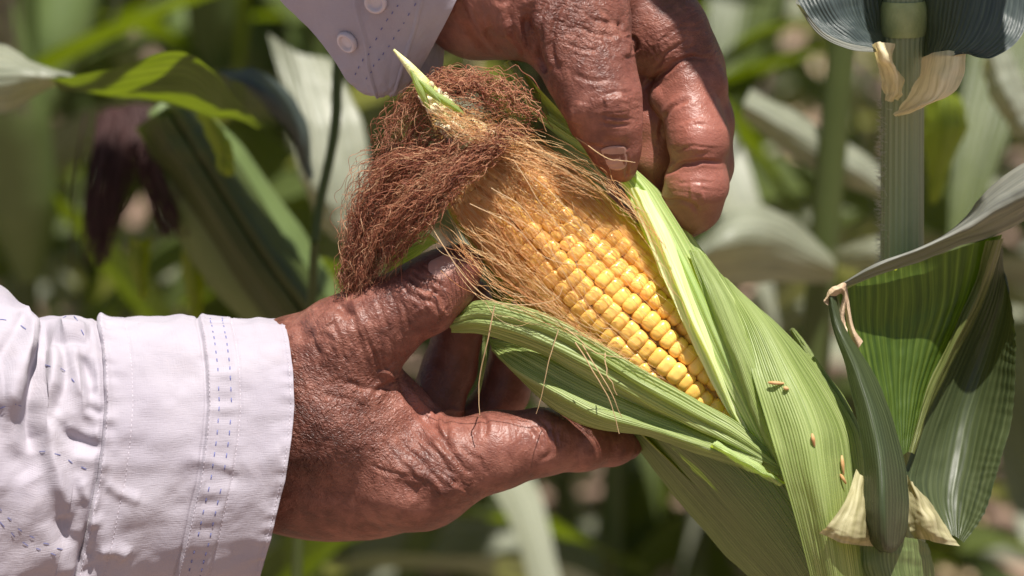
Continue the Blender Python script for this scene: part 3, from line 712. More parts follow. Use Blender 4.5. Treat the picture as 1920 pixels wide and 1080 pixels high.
# forearms inside the sleeves, running on beyond the picture
def limb(name, pts, parent):
    C = catmull(np.asarray(pts, float), 24); q = W(C[:, :3])
    V, F = tubes([q], [C[:, 3] * PX], 20); return mesh_obj(name, V, F, M_skin, parent, base=PB)
limb('forearm', [(470, 800, 10, 150), (200, 830, 12, 190), (-200, 860, 20, 200), (-330, 870, 24, 190)], person)
limb('forearm', [(960, -100, 2, 120), (800, -200, 4, 135), (600, -330, 8, 150), (420, -450, 12, 150)], person)

# ------------------------------------------------------------------ the ear
tipP = P2F(np.array([806., 214., -8.])); baseP = P2F(np.array([1480., 900., 2.]))
AX = baseP - tipP; LEN = np.linalg.norm(AX); AX /= LEN
TOC = np.array([0, 0, -1.0]); TOC -= AX * (TOC @ AX); TOC /= np.linalg.norm(TOC)      # towards camera
SIDE = np.cross(AX, TOC)
if SIDE[1] < 0: SIDE = -SIDE                                                          # towards upper right
def Rcob(z): return np.interp(z, [0, 8, 18, 35, 60, 100, 150, 190, 215], [3.0, 7.5, 13.0, 19.5, 23.5, 25.5, 26.0, 25, 22])
def cobp(z, phi, lift=0.0):
    z = np.asarray(z, float); phi = np.asarray(phi, float); r = Rcob(z) + lift
    return tipP + z[..., None] * AX + (np.cos(phi) * r)[..., None] * TOC + (np.sin(phi) * r)[..., None] * SIDE
EB = F2W(baseP)
ear = thing('corn_ear', 'ripe yellow ear of maize with peeled green husk and brown silk, held in two hands', 'corn ear', EB)
# core under the kernels
zz = np.linspace(0, LEN, 60); ph = np.linspace(0, 2 * math.pi, 40, endpoint=False); Z2, P2_ = np.meshgrid(zz, ph, indexing='ij')
mesh_obj('cob_core', F2W(cobp(Z2, P2_, -2.6)).reshape(-1, 3), grid_faces(60, 40, 0, True), M_cob, ear, base=EB)
# kernel shape: rounded crown, unit ~ width x (around), y (along), z (out)
def kernel_mesh(name, sx, sy, sz, seed):
    n = 9; r = np.random.default_rng(seed); g = np.linspace(-1, 1, n); V = []; F = []
    a = np.linspace(0, 2 * math.pi, 16, endpoint=False)
    sup = lambda t, e: np.sign(t) * np.abs(t) ** e
    rings = [(0.62, -1.0), (.86, -.55), (.98, -.1), (1.0, .22), (.95, .52), (.82, .76), (.60, .92), (.30, 1.0)]
    dent = r.uniform(.0, .10); tx, ty = r.uniform(-.08, .08, 2)
    for s, z in rings:
        for q in a:
            x = sup(math.cos(q), .66) * s * sx * .5; y = sup(math.sin(q), .70) * s * sy * .5
            V.append((x + tx * z * sx * .3, y + ty * z * sy * .3, z * sz * .5))
    F = [tuple(f) for f in grid_faces(len(rings), 16, 0, True)]
    V.append((0, 0, (1.0 - dent) * sz * .5)); c = len(V) - 1; o = (len(rings) - 1) * 16
    F += [(o + i, o + (i + 1) % 16, c) for i in range(16)]
    me = bpy.data.meshes.new(name); me.from_pydata(V, [], F); me.materials.append(M_kernel)
    me.polygons.foreach_set('use_smooth', np.ones(len(me.polygons), bool)); return me
KM = [kernel_mesh('kernel', .0094, .0062, .0078, s) for s in range(5)]
ROWS = 20; kcount = 0; cand = []
Rm = np.stack([RIGHT, UP, FWD], 1)     # frame -> world rotation
for r in range(-7, 7):
    z = 13.0 + (r % 2) * 2.6 + random.uniform(-1, 1)
    while z < 186:
        phi = (r + .5) * 2 * math.pi / ROWS + .035 * math.sin(z * .05 + r) + random.uniform(-.025, .025) + (z - 100) * .0010
        # exposed window of the opened husk
        p = F2P(cobp(z, phi, 1.0)[None])[0]
        up_edge = np.interp(p[1], [200, 345, 440, 560, 670, 780], [1060, 1200, 1245, 1305, 1355, 1390])
        low = np.interp(p[0], [800, 900, 1000, 1100, 1200, 1300, 1380], [560, 590, 625, 668, 722, 778, 800])
        if p[0] < up_edge and p[1] < low and p[1] < 800: cand.append((z, phi, r, abs(phi)))
        z += 4.9 * random.uniform(.93, 1.07) * np.interp(z, [0, 30, 60], [.78, .92, 1.0])
cand.sort(key=lambda c: c[3])
rest_V, rest_F = [], []
for kk, (z, phi, r, _) in enumerate(cand):
    p = cobp(z, phi, -1.9 + random.uniform(-.45, .35)); out = math.cos(phi) * TOC + math.sin(phi) * SIDE
    slope = (Rcob(z + 3) - Rcob(z - 3)) / 6; out = out - AX * slope; out /= np.linalg.norm(out)
    y = AX - out * (AX @ out); y /= np.linalg.norm(y); x = np.cross(y, out)
    km = random.choice(KM)
    circ = 2 * math.pi * Rcob(z) / ROWS / 8.8
    sc = np.array([min(circ, 1.05) * random.uniform(.93, 1.03), np.interp(z, [10, 40, 60], [.78, .92, 1.0]) * random.uniform(.92, 1.06), random.uniform(.93, 1.07)])
    R3 = Rm @ np.stack([x, y, out], 1); wob = Matrix.Rotation(random.uniform(-.09, .09), 3, 'Z') @ Matrix.Rotation(random.uniform(-.07, .07), 3, 'X')
    Mx = (Matrix([list(q) for q in R3]) @ wob).to_4x4()
    Mx = Matrix.Translation(Vector(F2W(p) - EB)) @ Mx @ Matrix.Diagonal((*sc, 1))
    if kk >= 299:
        M4 = np.array(Mx); vv_ = np.array([v.co for v in km.vertices]); rest_F += [tuple(q + sum(len(w) for w in rest_V) for q in pl.vertices) for pl in km.polygons]; rest_V.append(vv_ @ M4[:3, :3].T + M4[:3, 3]); continue
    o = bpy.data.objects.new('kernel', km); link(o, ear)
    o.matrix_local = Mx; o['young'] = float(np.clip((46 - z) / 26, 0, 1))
if rest_V:
    o = mesh_obj('kernels_at_the_edge', np.concatenate(rest_V) + EB, rest_F, M_kernel, ear, base=EB); o['kind'] = 'stuff'
# unripe tip and the leafy spike on it
paths, rad = [], []
tp = catmull(np.array([(738, 93, -36), (765, 122, -36), (800, 165, -34), (835, 212, -30), (880, 262, -26)], float), 24)
trad = np.interp(np.linspace(0, 1, 24), [0, .15, .4, .7, 1], [.0005, .0011, .0024, .0044, .0060])
mesh_obj('cob_tip', *tubes([W(tp)], [trad], 14), plain_mat('tip_yellowgreen', (.50, .52, .16), (.74, .72, .38), 140, .5, .0004, .15), ear, base=EB)
V0, F0 = lathe([(.0001, -.0016), (.0011, -.0010), (.0015, 0), (.0012, .0012), (.0001, .0022)], 10)
Vs = []; Fs = []; tpw = W(tp); tdir = tpw[-1] - tpw[0]; tdir /= np.linalg.norm(tdir); tb = -FWD - tdir * (-FWD @ tdir); tb /= np.linalg.norm(tb); tsd = np.cross(tdir, tb)
for i in range(60):
    t = random.uniform(.5, 1) * 23; k = min(int(t), 22); an = random.uniform(-1.5, 1.5); f_ = t - k
    c = tpw[k] * (1 - f_) + tpw[k + 1] * f_; out = math.cos(an) * tb + math.sin(an) * tsd; c = c + out * (trad[k] * .95)
    R = np.array((Vector(out * .8 - tdir).to_track_quat('Z', 'Y')).to_matrix())
    Vs.append(V0 @ R.T * random.uniform(.7, 1.2) + c); Fs.append(F0 + i * len(V0))
o = mesh_obj('unripe_kernels', np.concatenate(Vs), np.concatenate(Fs), M_young, ear, base=EB); o['kind'] = 'stuff'
for a in ([(785, 150, -40), (806, 170, -41), (826, 190, -41)], [(800, 165, -40), (838, 192, -41), (870, 214, -38)], [(770, 132, -39), (788, 168, -41), (806, 206, -38)]):
    C = catmull(np.array(a, float), 12); n = np.array([(-6, 5, 0)] * 12) * np.sin(np.linspace(.2, 2.9, 12))[:, None]
    G, u, v = strip(np.stack([C + n, C + np.array([0, 0, -2]), C - n], 1), 20, 8); strips_obj('husk_tip', [(G, u, v)], M_husk_in, ear, EB)

# ---- husk leaves
def ridges(n, a, pl=0, pa=0, seed=0):
    return lambda u, v: a * .42 * (.75 + .95 * noise2(u * n * .45, v * 3, seed + 11)) * np.sin(2 * math.pi * n * (u + .012 * noise2(u * 4, v * 5, seed))) + pa * np.sin(2 * math.pi * pl * u + 1.5 * noise2(v * 3, u * 2, seed + 4)) * np.clip(np.sin(math.pi * np.clip(v, .03, 1)), .25, 1) + .5 * fbm(u * 3, v * 6, seed + 7)
HUSKS = []
def husk(secs, mat, nv=110, nu=140, disp=None, label=None):
    G, u, v = strip(secs, nv, nu, disp); HUSKS.append(G.reshape(-1, 3)); o = strips_obj('husk_leaf', [(G, u, v)], mat, ear, EB)
    if label: o['label'] = label
    return o
# back of the ear: closes the husk behind the kernels
zz = np.linspace(30, LEN + 30, 60); ph = np.linspace(math.radians(88), math.radians(282), 60); Z2, P2_ = np.meshgrid(zz, ph, indexing='ij')
Gk = F2W(cobp(Z2, P2_, 3.0 + 1.2 * np.sin(P2_ * 22) * .3)); uu, vv = np.meshgrid(np.linspace(0, 1, 60), np.linspace(0, 1, 60))
strips_obj('husk_leaf', [(Gk, uu, vv)], M_husk, ear, EB)
# inner right leaf, its pale rim against the kernels
husk([[(942, 122, 2), (955, 112, -2), (968, 116, 4)], [(968, 160, -8), (990, 158, -12), (1008, 168, 4)], [(1000, 215, -16), (1030, 212, -14), (1062, 224, 4)], [(1082, 278, -21), (1118, 272, -17), (1146, 288, 4)],
      [(1162, 342, -24), (1206, 340, -20), (1242, 366, 4)], [(1208, 440, -27), (1262, 428, -24), (1312, 462, 4)], [(1258, 556, -30), (1322, 548, -30), (1396, 566, 4)], [(1310, 668, -31), (1385, 684, -35), (1490, 690, 2)],
      [(1372, 776, -31), (1446, 824, -38), (1560, 840, -4)], [(1440, 872, -30), (1500, 930, -36), (1600, 960, -8)]], M_husk_in, 130, 160, ridges(13, .28, 4, .9, 2), 'pale inner husk leaf rolled back beside the kernels')
# pleated rim band lying on top of it
husk([[(1178, 352, -26), (1196, 352, -29), (1214, 360, -24)], [(1216, 444, -29), (1240, 444, -33), (1262, 452, -27)], [(1262, 556, -32), (1286, 556, -36), (1306, 566, -31)], [(1312, 668, -33), (1334, 670, -37), (1352, 682, -33)], [(1362, 766, -33), (1378, 774, -36), (1394, 790, -34)], [(1410, 832, -33), (1424, 844, -36), (1436, 860, -35)]],
     M_husk_rim, 100, 60, ridges(4, .35, 2, .8, 5))
husk([[(1290, 470, -26), (1306, 470, -24), (1322, 478, -10)], [(1322, 560, -33), (1352, 556, -36), (1384, 562, -18)], [(1364, 668, -38), (1400, 670, -42), (1440, 668, -26)], [(1404, 770, -41), (1436, 776, -45), (1466, 780, -36)], [(1448, 866, -42), (1470, 872, -45), (1490, 872, -40)], [(1480, 930, -42), (1494, 930, -44), (1506, 930, -42)]], M_husk, 100, 110, ridges(10, .35, 3, 1.0, 15))
# big outer right leaf
husk([[(1345, 510, -14), (1366, 522, -12), (1388, 548, 4)], [(1388, 612, -32), (1432, 600, -32), (1478, 628, 4)], [(1412, 706, -44), (1490, 700, -42), (1556, 716, 4)], [(1440, 800, -49), (1536, 800, -50), (1612, 808, -2)],
      [(1468, 890, -50), (1552, 896, -54), (1626, 892, -10)], [(1496, 985, -48), (1566, 990, -53), (1628, 984, -16)], [(1520, 1080, -44), (1580, 1085, -48), (1640, 1085, -18)], [(1550, 1200, -36), (1600, 1200, -40), (1650, 1200, -14)]], M_husk, 120, 180, ridges(20, .22, 2, .5, 22), 'broad sunlit outer husk leaf wrapping the base of the ear')
# lower outer wrap
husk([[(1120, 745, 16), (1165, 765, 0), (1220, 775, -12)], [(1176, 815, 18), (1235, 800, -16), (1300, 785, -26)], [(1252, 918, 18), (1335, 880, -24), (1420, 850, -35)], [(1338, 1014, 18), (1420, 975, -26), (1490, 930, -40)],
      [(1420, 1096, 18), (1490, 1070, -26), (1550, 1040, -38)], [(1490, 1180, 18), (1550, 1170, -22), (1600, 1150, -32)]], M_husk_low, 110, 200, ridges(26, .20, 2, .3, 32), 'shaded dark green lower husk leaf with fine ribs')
# pleated strip under the kernels and the loose flap below it
husk([[(842, 590, -10), (843, 606, -16), (848, 622, -10)], [(900, 560, -17), (905, 598, -25), (912, 630, -14)], [(1000, 580, -23), (1004, 622, -30), (1008, 660, -16)], [(1100, 628, -28), (1098, 668, -34), (1090, 706, -20)], [(1200, 690, -31), (1194, 726, -37), (1184, 762, -22)],
      [(1300, 745, -33), (1294, 780, -39), (1284, 812, -26)], [(1386, 794, -36), (1380, 826, -41), (1374, 852, -32)], [(1466, 868, -41), (1464, 880, -44), (1460, 892, -41)]], M_husk, 140, 120, ridges(9, .4, 3.5, 1.8, 42), 'pleated strip of husk folded down under the kernels')
husk([[(918, 636, 2), (922, 652, -3), (936, 668, 6)], [(985, 640, -10), (964, 690, -14), (975, 706, -2)], [(1058, 680, -17), (1044, 738, -24), (1030, 768, -10)], [(1140, 722, -22), (1126, 780, -29), (1106, 802, -12)], [(1232, 768, -27), (1222, 806, -33), (1206, 814, -18)],
      [(1332, 815, -34), (1320, 838, -39), (1302, 848, -30)], [(1432, 862, -41), (1426, 872, -43), (1416, 884, -40)]], M_husk, 130, 130, ridges(11, .35, 2.5, 1.0, 52), 'loose ribbed flap of husk curling over the fingers')
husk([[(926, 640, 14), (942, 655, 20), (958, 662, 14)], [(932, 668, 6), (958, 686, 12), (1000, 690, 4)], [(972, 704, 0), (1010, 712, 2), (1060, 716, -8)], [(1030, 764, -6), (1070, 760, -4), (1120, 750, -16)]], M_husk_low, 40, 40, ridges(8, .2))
husk([[(1330, 840, -38), (1336, 832, -42), (1344, 828, -38)], [(1400, 880, -42), (1410, 872, -46), (1420, 868, -42)], [(1460, 912, -44), (1468, 908, -47), (1476, 906, -44)]], M_husk_in, 40, 30, ridges(4, .3))
husk([[(905, 628, -4), (910, 628, -5), (914, 632, -4)], [(902, 680, -5), (907, 682, -6), (911, 684, -5)], [(896, 738, -5), (898, 740, -5), (899, 742, -5)]], M_husk, 30, 10)
husk([[(1480, 618, 14), (1486, 615, 13), (1492, 622, 14)], [(1510, 680, 8), (1528, 672, 6), (1540, 690, 10)], [(1560, 760, 0), (1584, 752, -4), (1604, 780, 8)], [(1600, 860, -6), (1624, 850, -8), (1640, 880, 4)]], M_husk, 50, 50, ridges(6, .3))
# small husk tips at the upper end
husk([[(792, 432, -2), (808, 440, -6), (820, 452, 0)], [(748, 452, 0), (764, 468, -6), (784, 480, 0)], [(722, 482, 0), (736, 490, -4), (752, 500, 2)], [(716, 522, 2), (722, 526, 0), (728, 528, 2)]], M_husk_in, 40, 30, ridges(5, .3))
husk([[(950, 118, -6), (960, 112, -9), (968, 120, -4)], [(968, 146, -12), (982, 140, -16), (994, 150, -8)], [(990, 186, -16), (1004, 182, -19), (1016, 190, -10)], [(1010, 220, -16), (1026, 216, -18), (1040, 226, -8)]], M_husk, 40, 40, ridges(6, .25))

# ---- silk
def bundle(ctrl, n, npt=44, curl=6, curl_len=26, spread=1.0, r=.00013, start=(0, .25), stop=(.7, 1.0), dfac=.6, wn=(3, 9)):
    C = catmull(np.asarray(ctrl, float), 160); out = []; rr = []
    tan = np.gradient(C[:, :2], axis=0); tan /= np.linalg.norm(tan, axis=1, keepdims=True) + 1e-9; nor = np.stack([-tan[:, 1], tan[:, 0]], -1)
    wisp = 0
    for _ in range(n):
        if wisp <= 0:
            wisp = random.randint(*wn); wa, wb = random.uniform(*start), random.uniform(*stop); wq = math.sqrt(random.random()); wan = random.uniform(0, 2 * math.pi); ws = random.randrange(10000)
        wisp -= 1
        a, b = wa + random.uniform(-.03, .05), min(1, wb + random.uniform(-.08, .08)); a = max(a, 0); t = np.linspace(a, b, npt) * 159; i = t.astype(int).clip(0, 158); f = (t - i)[:, None]
        p = C[i] * (1 - f) + C[i + 1] * f; nn = nor[i]
        ou, od = wq * math.cos(wan) + random.gauss(0, .10), wq * math.sin(wan) + random.gauss(0, .10)
        L = np.cumsum(np.concatenate([[0], np.linalg.norm(np.diff(p[:, :2], axis=0), axis=1)]))
        s = random.randrange(10000); drift = noise2(L / 130, L * 0 + ws, 1) + .25 * noise2(L / 90, L * 0 + s, 1); dr2 = noise2(L / 130, L * 0 + ws, 2) + .25 * noise2(L / 90, L * 0 + s, 2)
        c1 = .6 * noise2(L / (curl_len * 1.3), L * 0 + ws, 3) + .6 * noise2(L / curl_len, L * 0 + s, 3) + .35 * noise2(L / (curl_len * .45), L * 0 + s, 6); c2 = noise2(L / curl_len, L * 0 + s, 4) + .6 * noise2(L / (curl_len * .45), L * 0 + s, 7); c3 = noise2(L / curl_len, L * 0 + s, 5)
        off = spread * p[:, 3] * (ou + .45 * drift) + curl * c1
        x = p[:, 0] + nn[:, 0] * off + tan[i][:, 0] * curl * c3; y = p[:, 1] + nn[:, 1] * off + tan[i][:, 1] * curl * c3
        d = p[:, 2] + p[:, 3] * PX * 1000 * dfac * (od + .4 * dr2) + curl * .21 * c2
        out.append(W(np.stack([x, y, d], -1))); rr.append(r * random.uniform(.7, 1.35))
    return out, rr
paths, rad = [], []
def add(*a, **k):
    p, r = bundle(*a, **k); paths.extend(p); rad.extend(r)
# (x, y, depth, half width)
add([(1000, 232, -24, 10), (950, 258, -34, 14), (890, 300, -40, 18), (835, 345, -42, 24), (780, 395, -38, 36), (735, 440, -30, 40), (705, 500, -22, 34), (680, 570, -16, 28)], 230, npt=60, curl=16, curl_len=26, start=(0, .3), stop=(.6, 1.0), r=.00012)
add([(905, 290, -34, 14), (840, 310, -36, 34), (770, 335, -32, 50), (705, 385, -26, 46), (680, 450, -20, 34), (668, 520, -16, 28), (655, 585, -14, 18)], 250, npt=64, curl=18, curl_len=26, start=(.0, .4), stop=(.7, 1.0), r=.00012)
add([(860, 270, -24, 16), (800, 285, -26, 40), (740, 320, -22, 45), (700, 370, -18, 42), (672, 450, -14, 32), (664, 560, -10, 22)], 180, npt=64, curl=19, curl_len=25, start=(0, .3), stop=(.5, 1.0), r=.00012)
add([(700, 400, -22, 46), (682, 460, -20, 38), (672, 530, -16, 30), (664, 585, -14, 22)], 210, npt=56, curl=16, curl_len=18, start=(0, .3), stop=(.7, 1.0), r=.00012)
add([(1020, 236, -30, 10), (990, 205, -34, 20), (930, 170, -34, 22), (870, 160, -30, 24), (815, 165, -26, 24), (778, 190, -28, 24), (755, 235, -28, 24), (740, 300, -28, 28)], 130, npt=80, curl=19, curl_len=20, start=(0, .5), stop=(.4, 1.0), r=.00015)
add([(1030, 240, -32, 20), (985, 200, -34, 40), (920, 175, -36, 40), (850, 185, -36, 40), (790, 215, -34, 44), (740, 300, -30, 50), (690, 380, -26, 50), (665, 470, -20, 36)], 60, npt=70, curl=24, curl_len=26, spread=1.15, start=(0, .8), stop=(.15, 1.0), r=.00012)
add([(1000, 236, -36, 30), (930, 215, -40, 40), (860, 240, -42, 40), (800, 300, -42, 44), (750, 370, -36, 44)], 30, npt=60, curl=22, curl_len=28, start=(0, .6), stop=(.4, 1.0), r=.00012)
add([(800, 190, -20, 36), (772, 230, -22, 34), (752, 280, -22, 36), (735, 330, -20, 36)], 120, npt=50, curl=13, curl_len=20, start=(0, .4), stop=(.5, 1), r=.00012)
add([(830, 350, -40, 24), (790, 400, -38, 28), (760, 430, -32, 24), (735, 470, -26, 18), (720, 500, -22, 14)], 70, npt=50, curl=12, curl_len=18, start=(0, .4), stop=(.6, 1), r=.00018)
V, F = tubes(paths, rad, 3); o = mesh_obj('silk', V, F, M_silk_b, ear, base=EB); o['kind'] = 'stuff'; o['label'] = 'tangled reddish brown dried silk at the tip'
# golden silk combed over the kernels
paths, rad = [], []
for k in range(420):
    ps = random.uniform(-1.25, 1.3); zs = random.uniform(14, 34) + 10 * abs(ps)
    fan = random.random(); pe = np.clip(ps * .8 + random.gauss(0, .28) + (.12 if ps > 0 else -.1), -1.45, 1.5)
    ze = zs + (abs(random.gauss(0, 34)) + 18) * (1.0 + .35 * max(pe, 0) + .3 * max(-pe - .4, 0))
    if -.6 < pe < .7 and random.random() < .6: ze = min(ze, random.uniform(42, 62))
    elif random.random() < .25: ze += random.uniform(10, 45); pe = pe * .8 + random.gauss(0, .25)
    n = 30; t = np.linspace(0, 1, n); s = random.randrange(9999); am = random.uniform(.03, .14)
    z = zs + (ze - zs) * t + 1.6 * noise2(t * 4, t * 0 + s, 2); phi = ps + (pe - ps) * t ** 1.2 + am * noise2(t * 3.2, t * 0 + s, 1) + .02 * noise2(t * 11, t * 0 + s, 8)
    lift = 2.6 + random.uniform(0, 1.4) + 1.2 * np.sin(math.pi * t) * random.random() + .7 * noise2(t * 5, t * 0 + s, 4) - 1.2 * t
    paths.append(F2W(cobp(z, phi, lift))); rad.append(.000085 * random.uniform(.7, 1.3))
for k in range(95):
    ps = random.uniform(-1.0, 1.2); zs = random.uniform(20, 40); pe = ps + random.gauss(.05, .35); ze = zs + random.uniform(35, 95); n = 40; t = np.linspace(0, 1, n); s = random.randrange(9999)
    z = zs + (ze - zs) * t; phi = ps + (pe - ps) * t + .12 * noise2(t * 3, t * 0 + s, 1) + .03 * noise2(t * 9, t * 0 + s, 2)
    paths.append(F2W(cobp(z, np.clip(phi, -1.3, 1.25), 2.9 + random.uniform(0, 2.2) + .9 * noise2(t * 5, t * 0 + s, 4)))); rad.append(.000085 * random.uniform(.8, 1.3))
# strands streaming along the lower rim of the kernels and along the pale husk rim
def add2(*a, **k):
    p, r = bundle(*a, **k); paths.extend(p); rad.extend(r)
add2([(830, 420, -26, 20), (870, 480, -30, 34), (950, 545, -32, 34), (1040, 590, -34, 24), (1120, 640, -35, 16), (1210, 690, -36, 10), (1300, 745, -36, 6)], 30, curl=9, curl_len=44, r=.00009, wn=(1, 2), start=(0, .3), stop=(.4, 1))
add2([(820, 400, -28, 24), (860, 440, -34, 34), (930, 490, -38, 40), (1000, 540, -38, 36), (1060, 580, -38, 26)], 24, curl=12, curl_len=48, r=.00009, wn=(1, 2), start=(0, .4), stop=(.5, 1))
add2([(1040, 270, -30, 22), (1120, 330, -34, 22), (1190, 400, -36, 14), (1235, 470, -36, 10), (1275, 560, -36, 8), (1310, 640, -36, 5)], 26, curl=9, curl_len=40, r=.00009, wn=(1, 2), start=(0, .4), stop=(.3, .9))
add2([(880, 250, -30, 40), (960, 270, -36, 40), (1060, 310, -38, 40), (1150, 360, -38, 34)], 80, curl=8, curl_len=50, r=.00009, wn=(1, 2), start=(0, .4), stop=(.5, 1))
add2([(800, 190, -40, 14), (835, 215, -42, 20), (880, 240, -42, 26), (950, 262, -40, 26)], 60, curl=9, curl_len=30, r=.00009, wn=(1, 2), start=(0, .5), stop=(.6, 1))
add2([(830, 230, -28, 26), (880, 225, -32, 34), (940, 240, -34, 34), (1000, 265, -34, 30)], 80, curl=14, curl_len=26, r=.00009, wn=(1, 2), start=(0, .4), stop=(.5, 1))
V, F = tubes(paths, rad, 3); o = mesh_obj('silk', V, F, M_silk_g, ear, base=EB); o['kind'] = 'stuff'; o['label'] = 'golden silk combed over the upper kernels'
# single strands that can be picked out
for pts, r in (([(808, 420, -40), (830, 460, -42), (870, 515, -42), (915, 560, -42), (975, 573, -42), (1040, 560, -44), (1055, 535, -44)], .00022),
               ([(925, 575, -36), (915, 640, -34), (902, 700, -30), (900, 738, -28), (899, 780, -27)], .00028),
               ([(1045, 620, -38), (1030, 680, -38), (1016, 740, -36), (1008, 778, -34)], .00020),
               ([(1080, 640, -40), (1110, 690, -42), (1140, 750, -42), (1160, 812, -40)], .00026),
               ([(1090, 645, -40), (1125, 700, -43), (1150, 745, -43), (1165, 785, -40)], .00024),
               ([(1135, 660, -40), (1136, 690, -42), (1146, 720, -43), (1156, 740, -42)], .00024),
               ([(1060, 615, -40), (1100, 650, -42), (1130, 665, -42), (1190, 675, -40)], .0002),
               ([(1000, 330, -44), (1060, 390, -46), (1110, 450, -46), (1140, 470, -44)], .00018), ([(880, 380, -44), (960, 420, -46), (1020, 480, -46), (1110, 500, -44)], .00018),
               ([(960, 300, -42), (1000, 360, -44), (1060, 440, -45), (1090, 520, -44), (1100, 560, -42)], .00018), ([(920, 350, -42), (990, 400, -45), (1050, 500, -45), (1110, 600, -42), (1150, 620, -41)], .00017),
               ([(1080, 255, -36), (1130, 292, -48), (1160, 302, -50), (1192, 306, -50)], .0002), ([(1110, 330, -42), (1160, 365, -44), (1215, 402, -40)], .0002)):
    C = catmull(np.array(pts, float), 40); s = random.randrange(999); q = np.linspace(0, 6, 40)
    C[:, 0] += 2.5 * noise2(q, q * 0 + s, 1); C[:, 1] += 2.5 * noise2(q, q * 0 + s, 2)
    mesh_obj('silk_strand', *tubes([W(C)], [r], 6), M_silk_l, ear, base=EB)

# ------------------------------------------------------------------ the maize plant carrying the ear
def vert(px, py, d, dz):          # straight up in the world from a pixel anchor
    return W(np.array([px, py, d])) + np.array([0, 0, dz])
ST0 = W(np.array([1698., 300., 30.])); PB0 = np.array([ST0[0] + .012, ST0[1], 0.0])
plant = thing('maize_plant', 'green maize stalk with hairy sheath and torn cupped leaf bearing the held ear', 'maize plant', PB0)
zs = np.linspace(0, 2.0, 260); nth = 56; a = np.linspace(0, 2 * math.pi, nth, endpoint=False)
zn = W(np.array([1693., 42., 30.]))[2]            # node height
prof = np.interp(zs, [0, .5, 1.0, zn - .03, zn, zn + .3, 2.0], [.0125, .0112, .0093, .0086, .0083, .0080, .006])
prof = prof * (1 + .13 * np.exp(-((zs - zn) / .0035) ** 2) + .08 * np.exp(-((zs - .55) / .006) ** 2) - .05 * np.exp(-((zs - zn - .008) / .004) ** 2))
rib = 1 + .012 * np.sin(a * 26)[None, :] + .006 * np.sin(a * 14 + 1)[None, :]
cx = ST0[0] + (ST0[2] - zs) * .018 + .0015 * np.sin(zs * 9)
G = np.stack([cx[:, None] + np.cos(a)[None, :] * prof[:, None] * rib, ST0[1] + np.sin(a)[None, :] * prof[:, None] * rib * .9, np.repeat(zs[:, None], nth, 1)], -1)
uv = np.stack([np.repeat((a / 6.283)[None, :], 260, 0), np.repeat(zs[:, None] / 2, nth, 1)], -1)
mesh_obj('stalk', G.reshape(-1, 3), grid_faces(260, nth, 0, True), M_stalk, plant, uv.reshape(-1, 2), base=PB0)
ring = [i for i in range(260) if abs(zs[i] - zn) < .012]
V, F = tubes([np.stack([np.interp(np.linspace(zn - .004, zn + .010, 12), zs, cx), np.full(12, ST0[1]), np.linspace(zn - .004, zn + .010, 12)], -1)], [np.interp(np.linspace(0, 1, 12), [0, .2, .5, .8, 1], [.0086, .0092, .0094, .0091, .0084])], 40)
mesh_obj('stem_node', V, F, plain_mat('node_pale', (.30, .34, .13), (.40, .44, .18), 120, .4, .0002), plant, base=PB0)
def pleaf(patches, mat, name='leaf', label=None):
    o = strips_obj(name, patches, mat, plant, PB0)
    if label: o['label'] = label
    return o
rd_ = lambda n, a, s=0: ridges(n, a, 1.5, .6, s)
# upper leaf: two halves of the blade seen from below, pale auricles
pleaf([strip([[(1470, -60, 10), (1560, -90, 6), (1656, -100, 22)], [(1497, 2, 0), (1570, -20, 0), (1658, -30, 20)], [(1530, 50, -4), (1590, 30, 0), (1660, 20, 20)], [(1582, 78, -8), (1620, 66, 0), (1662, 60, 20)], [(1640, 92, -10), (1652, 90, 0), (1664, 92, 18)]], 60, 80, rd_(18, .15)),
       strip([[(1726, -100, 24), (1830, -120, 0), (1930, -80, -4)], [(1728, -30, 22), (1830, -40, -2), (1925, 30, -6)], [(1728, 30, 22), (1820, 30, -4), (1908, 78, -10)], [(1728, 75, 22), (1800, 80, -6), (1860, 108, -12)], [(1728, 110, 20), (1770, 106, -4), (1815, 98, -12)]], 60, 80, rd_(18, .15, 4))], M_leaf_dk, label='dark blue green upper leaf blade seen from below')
pleaf([strip([[(1494, 0, -1), (1492, 6, -3), (1500, 10, -6)], [(1530, 50, -5), (1534, 64, -9), (1546, 62, -10)], [(1582, 78, -9), (1590, 92, -13), (1600, 86, -12)], [(1636, 90, -12), (1640, 98, -14), (1648, 92, -12)]], 40, 14)], M_rim, 'leaf_margin')
pleaf([strip([[(1634, 84, -8), (1650, 78, -16), (1678, 82, -4)], [(1640, 108, -6), (1662, 112, -16), (1674, 112, -4)], [(1650, 138, 4), (1676, 138, -8), (1692, 150, 4)], [(1656, 160, 10), (1676, 170, 0), (1694, 178, 4)], [(1658, 186, 14), (1668, 190, 6), (1684, 188, 10)]], 60, 30, lambda u, v: 1.0 * fbm(u * 3, v * 4, 3))], M_collar, 'auricle')
pleaf([strip([[(1728, 108, 14), (1770, 98, -2), (1812, 100, -10)], [(1722, 140, 12), (1760, 142, -8), (1806, 140, -12)], [(1706, 170, 10), (1745, 180, -8), (1790, 172, -12)], [(1690, 196, 12), (1715, 204, -4), (1745, 196, -6)], [(1676, 216, 16), (1682, 217, 12), (1690, 214, 14)]], 60, 40, lambda u, v: .8 * fbm(u * 3, v * 4, 13))], M_collar, 'auricle')
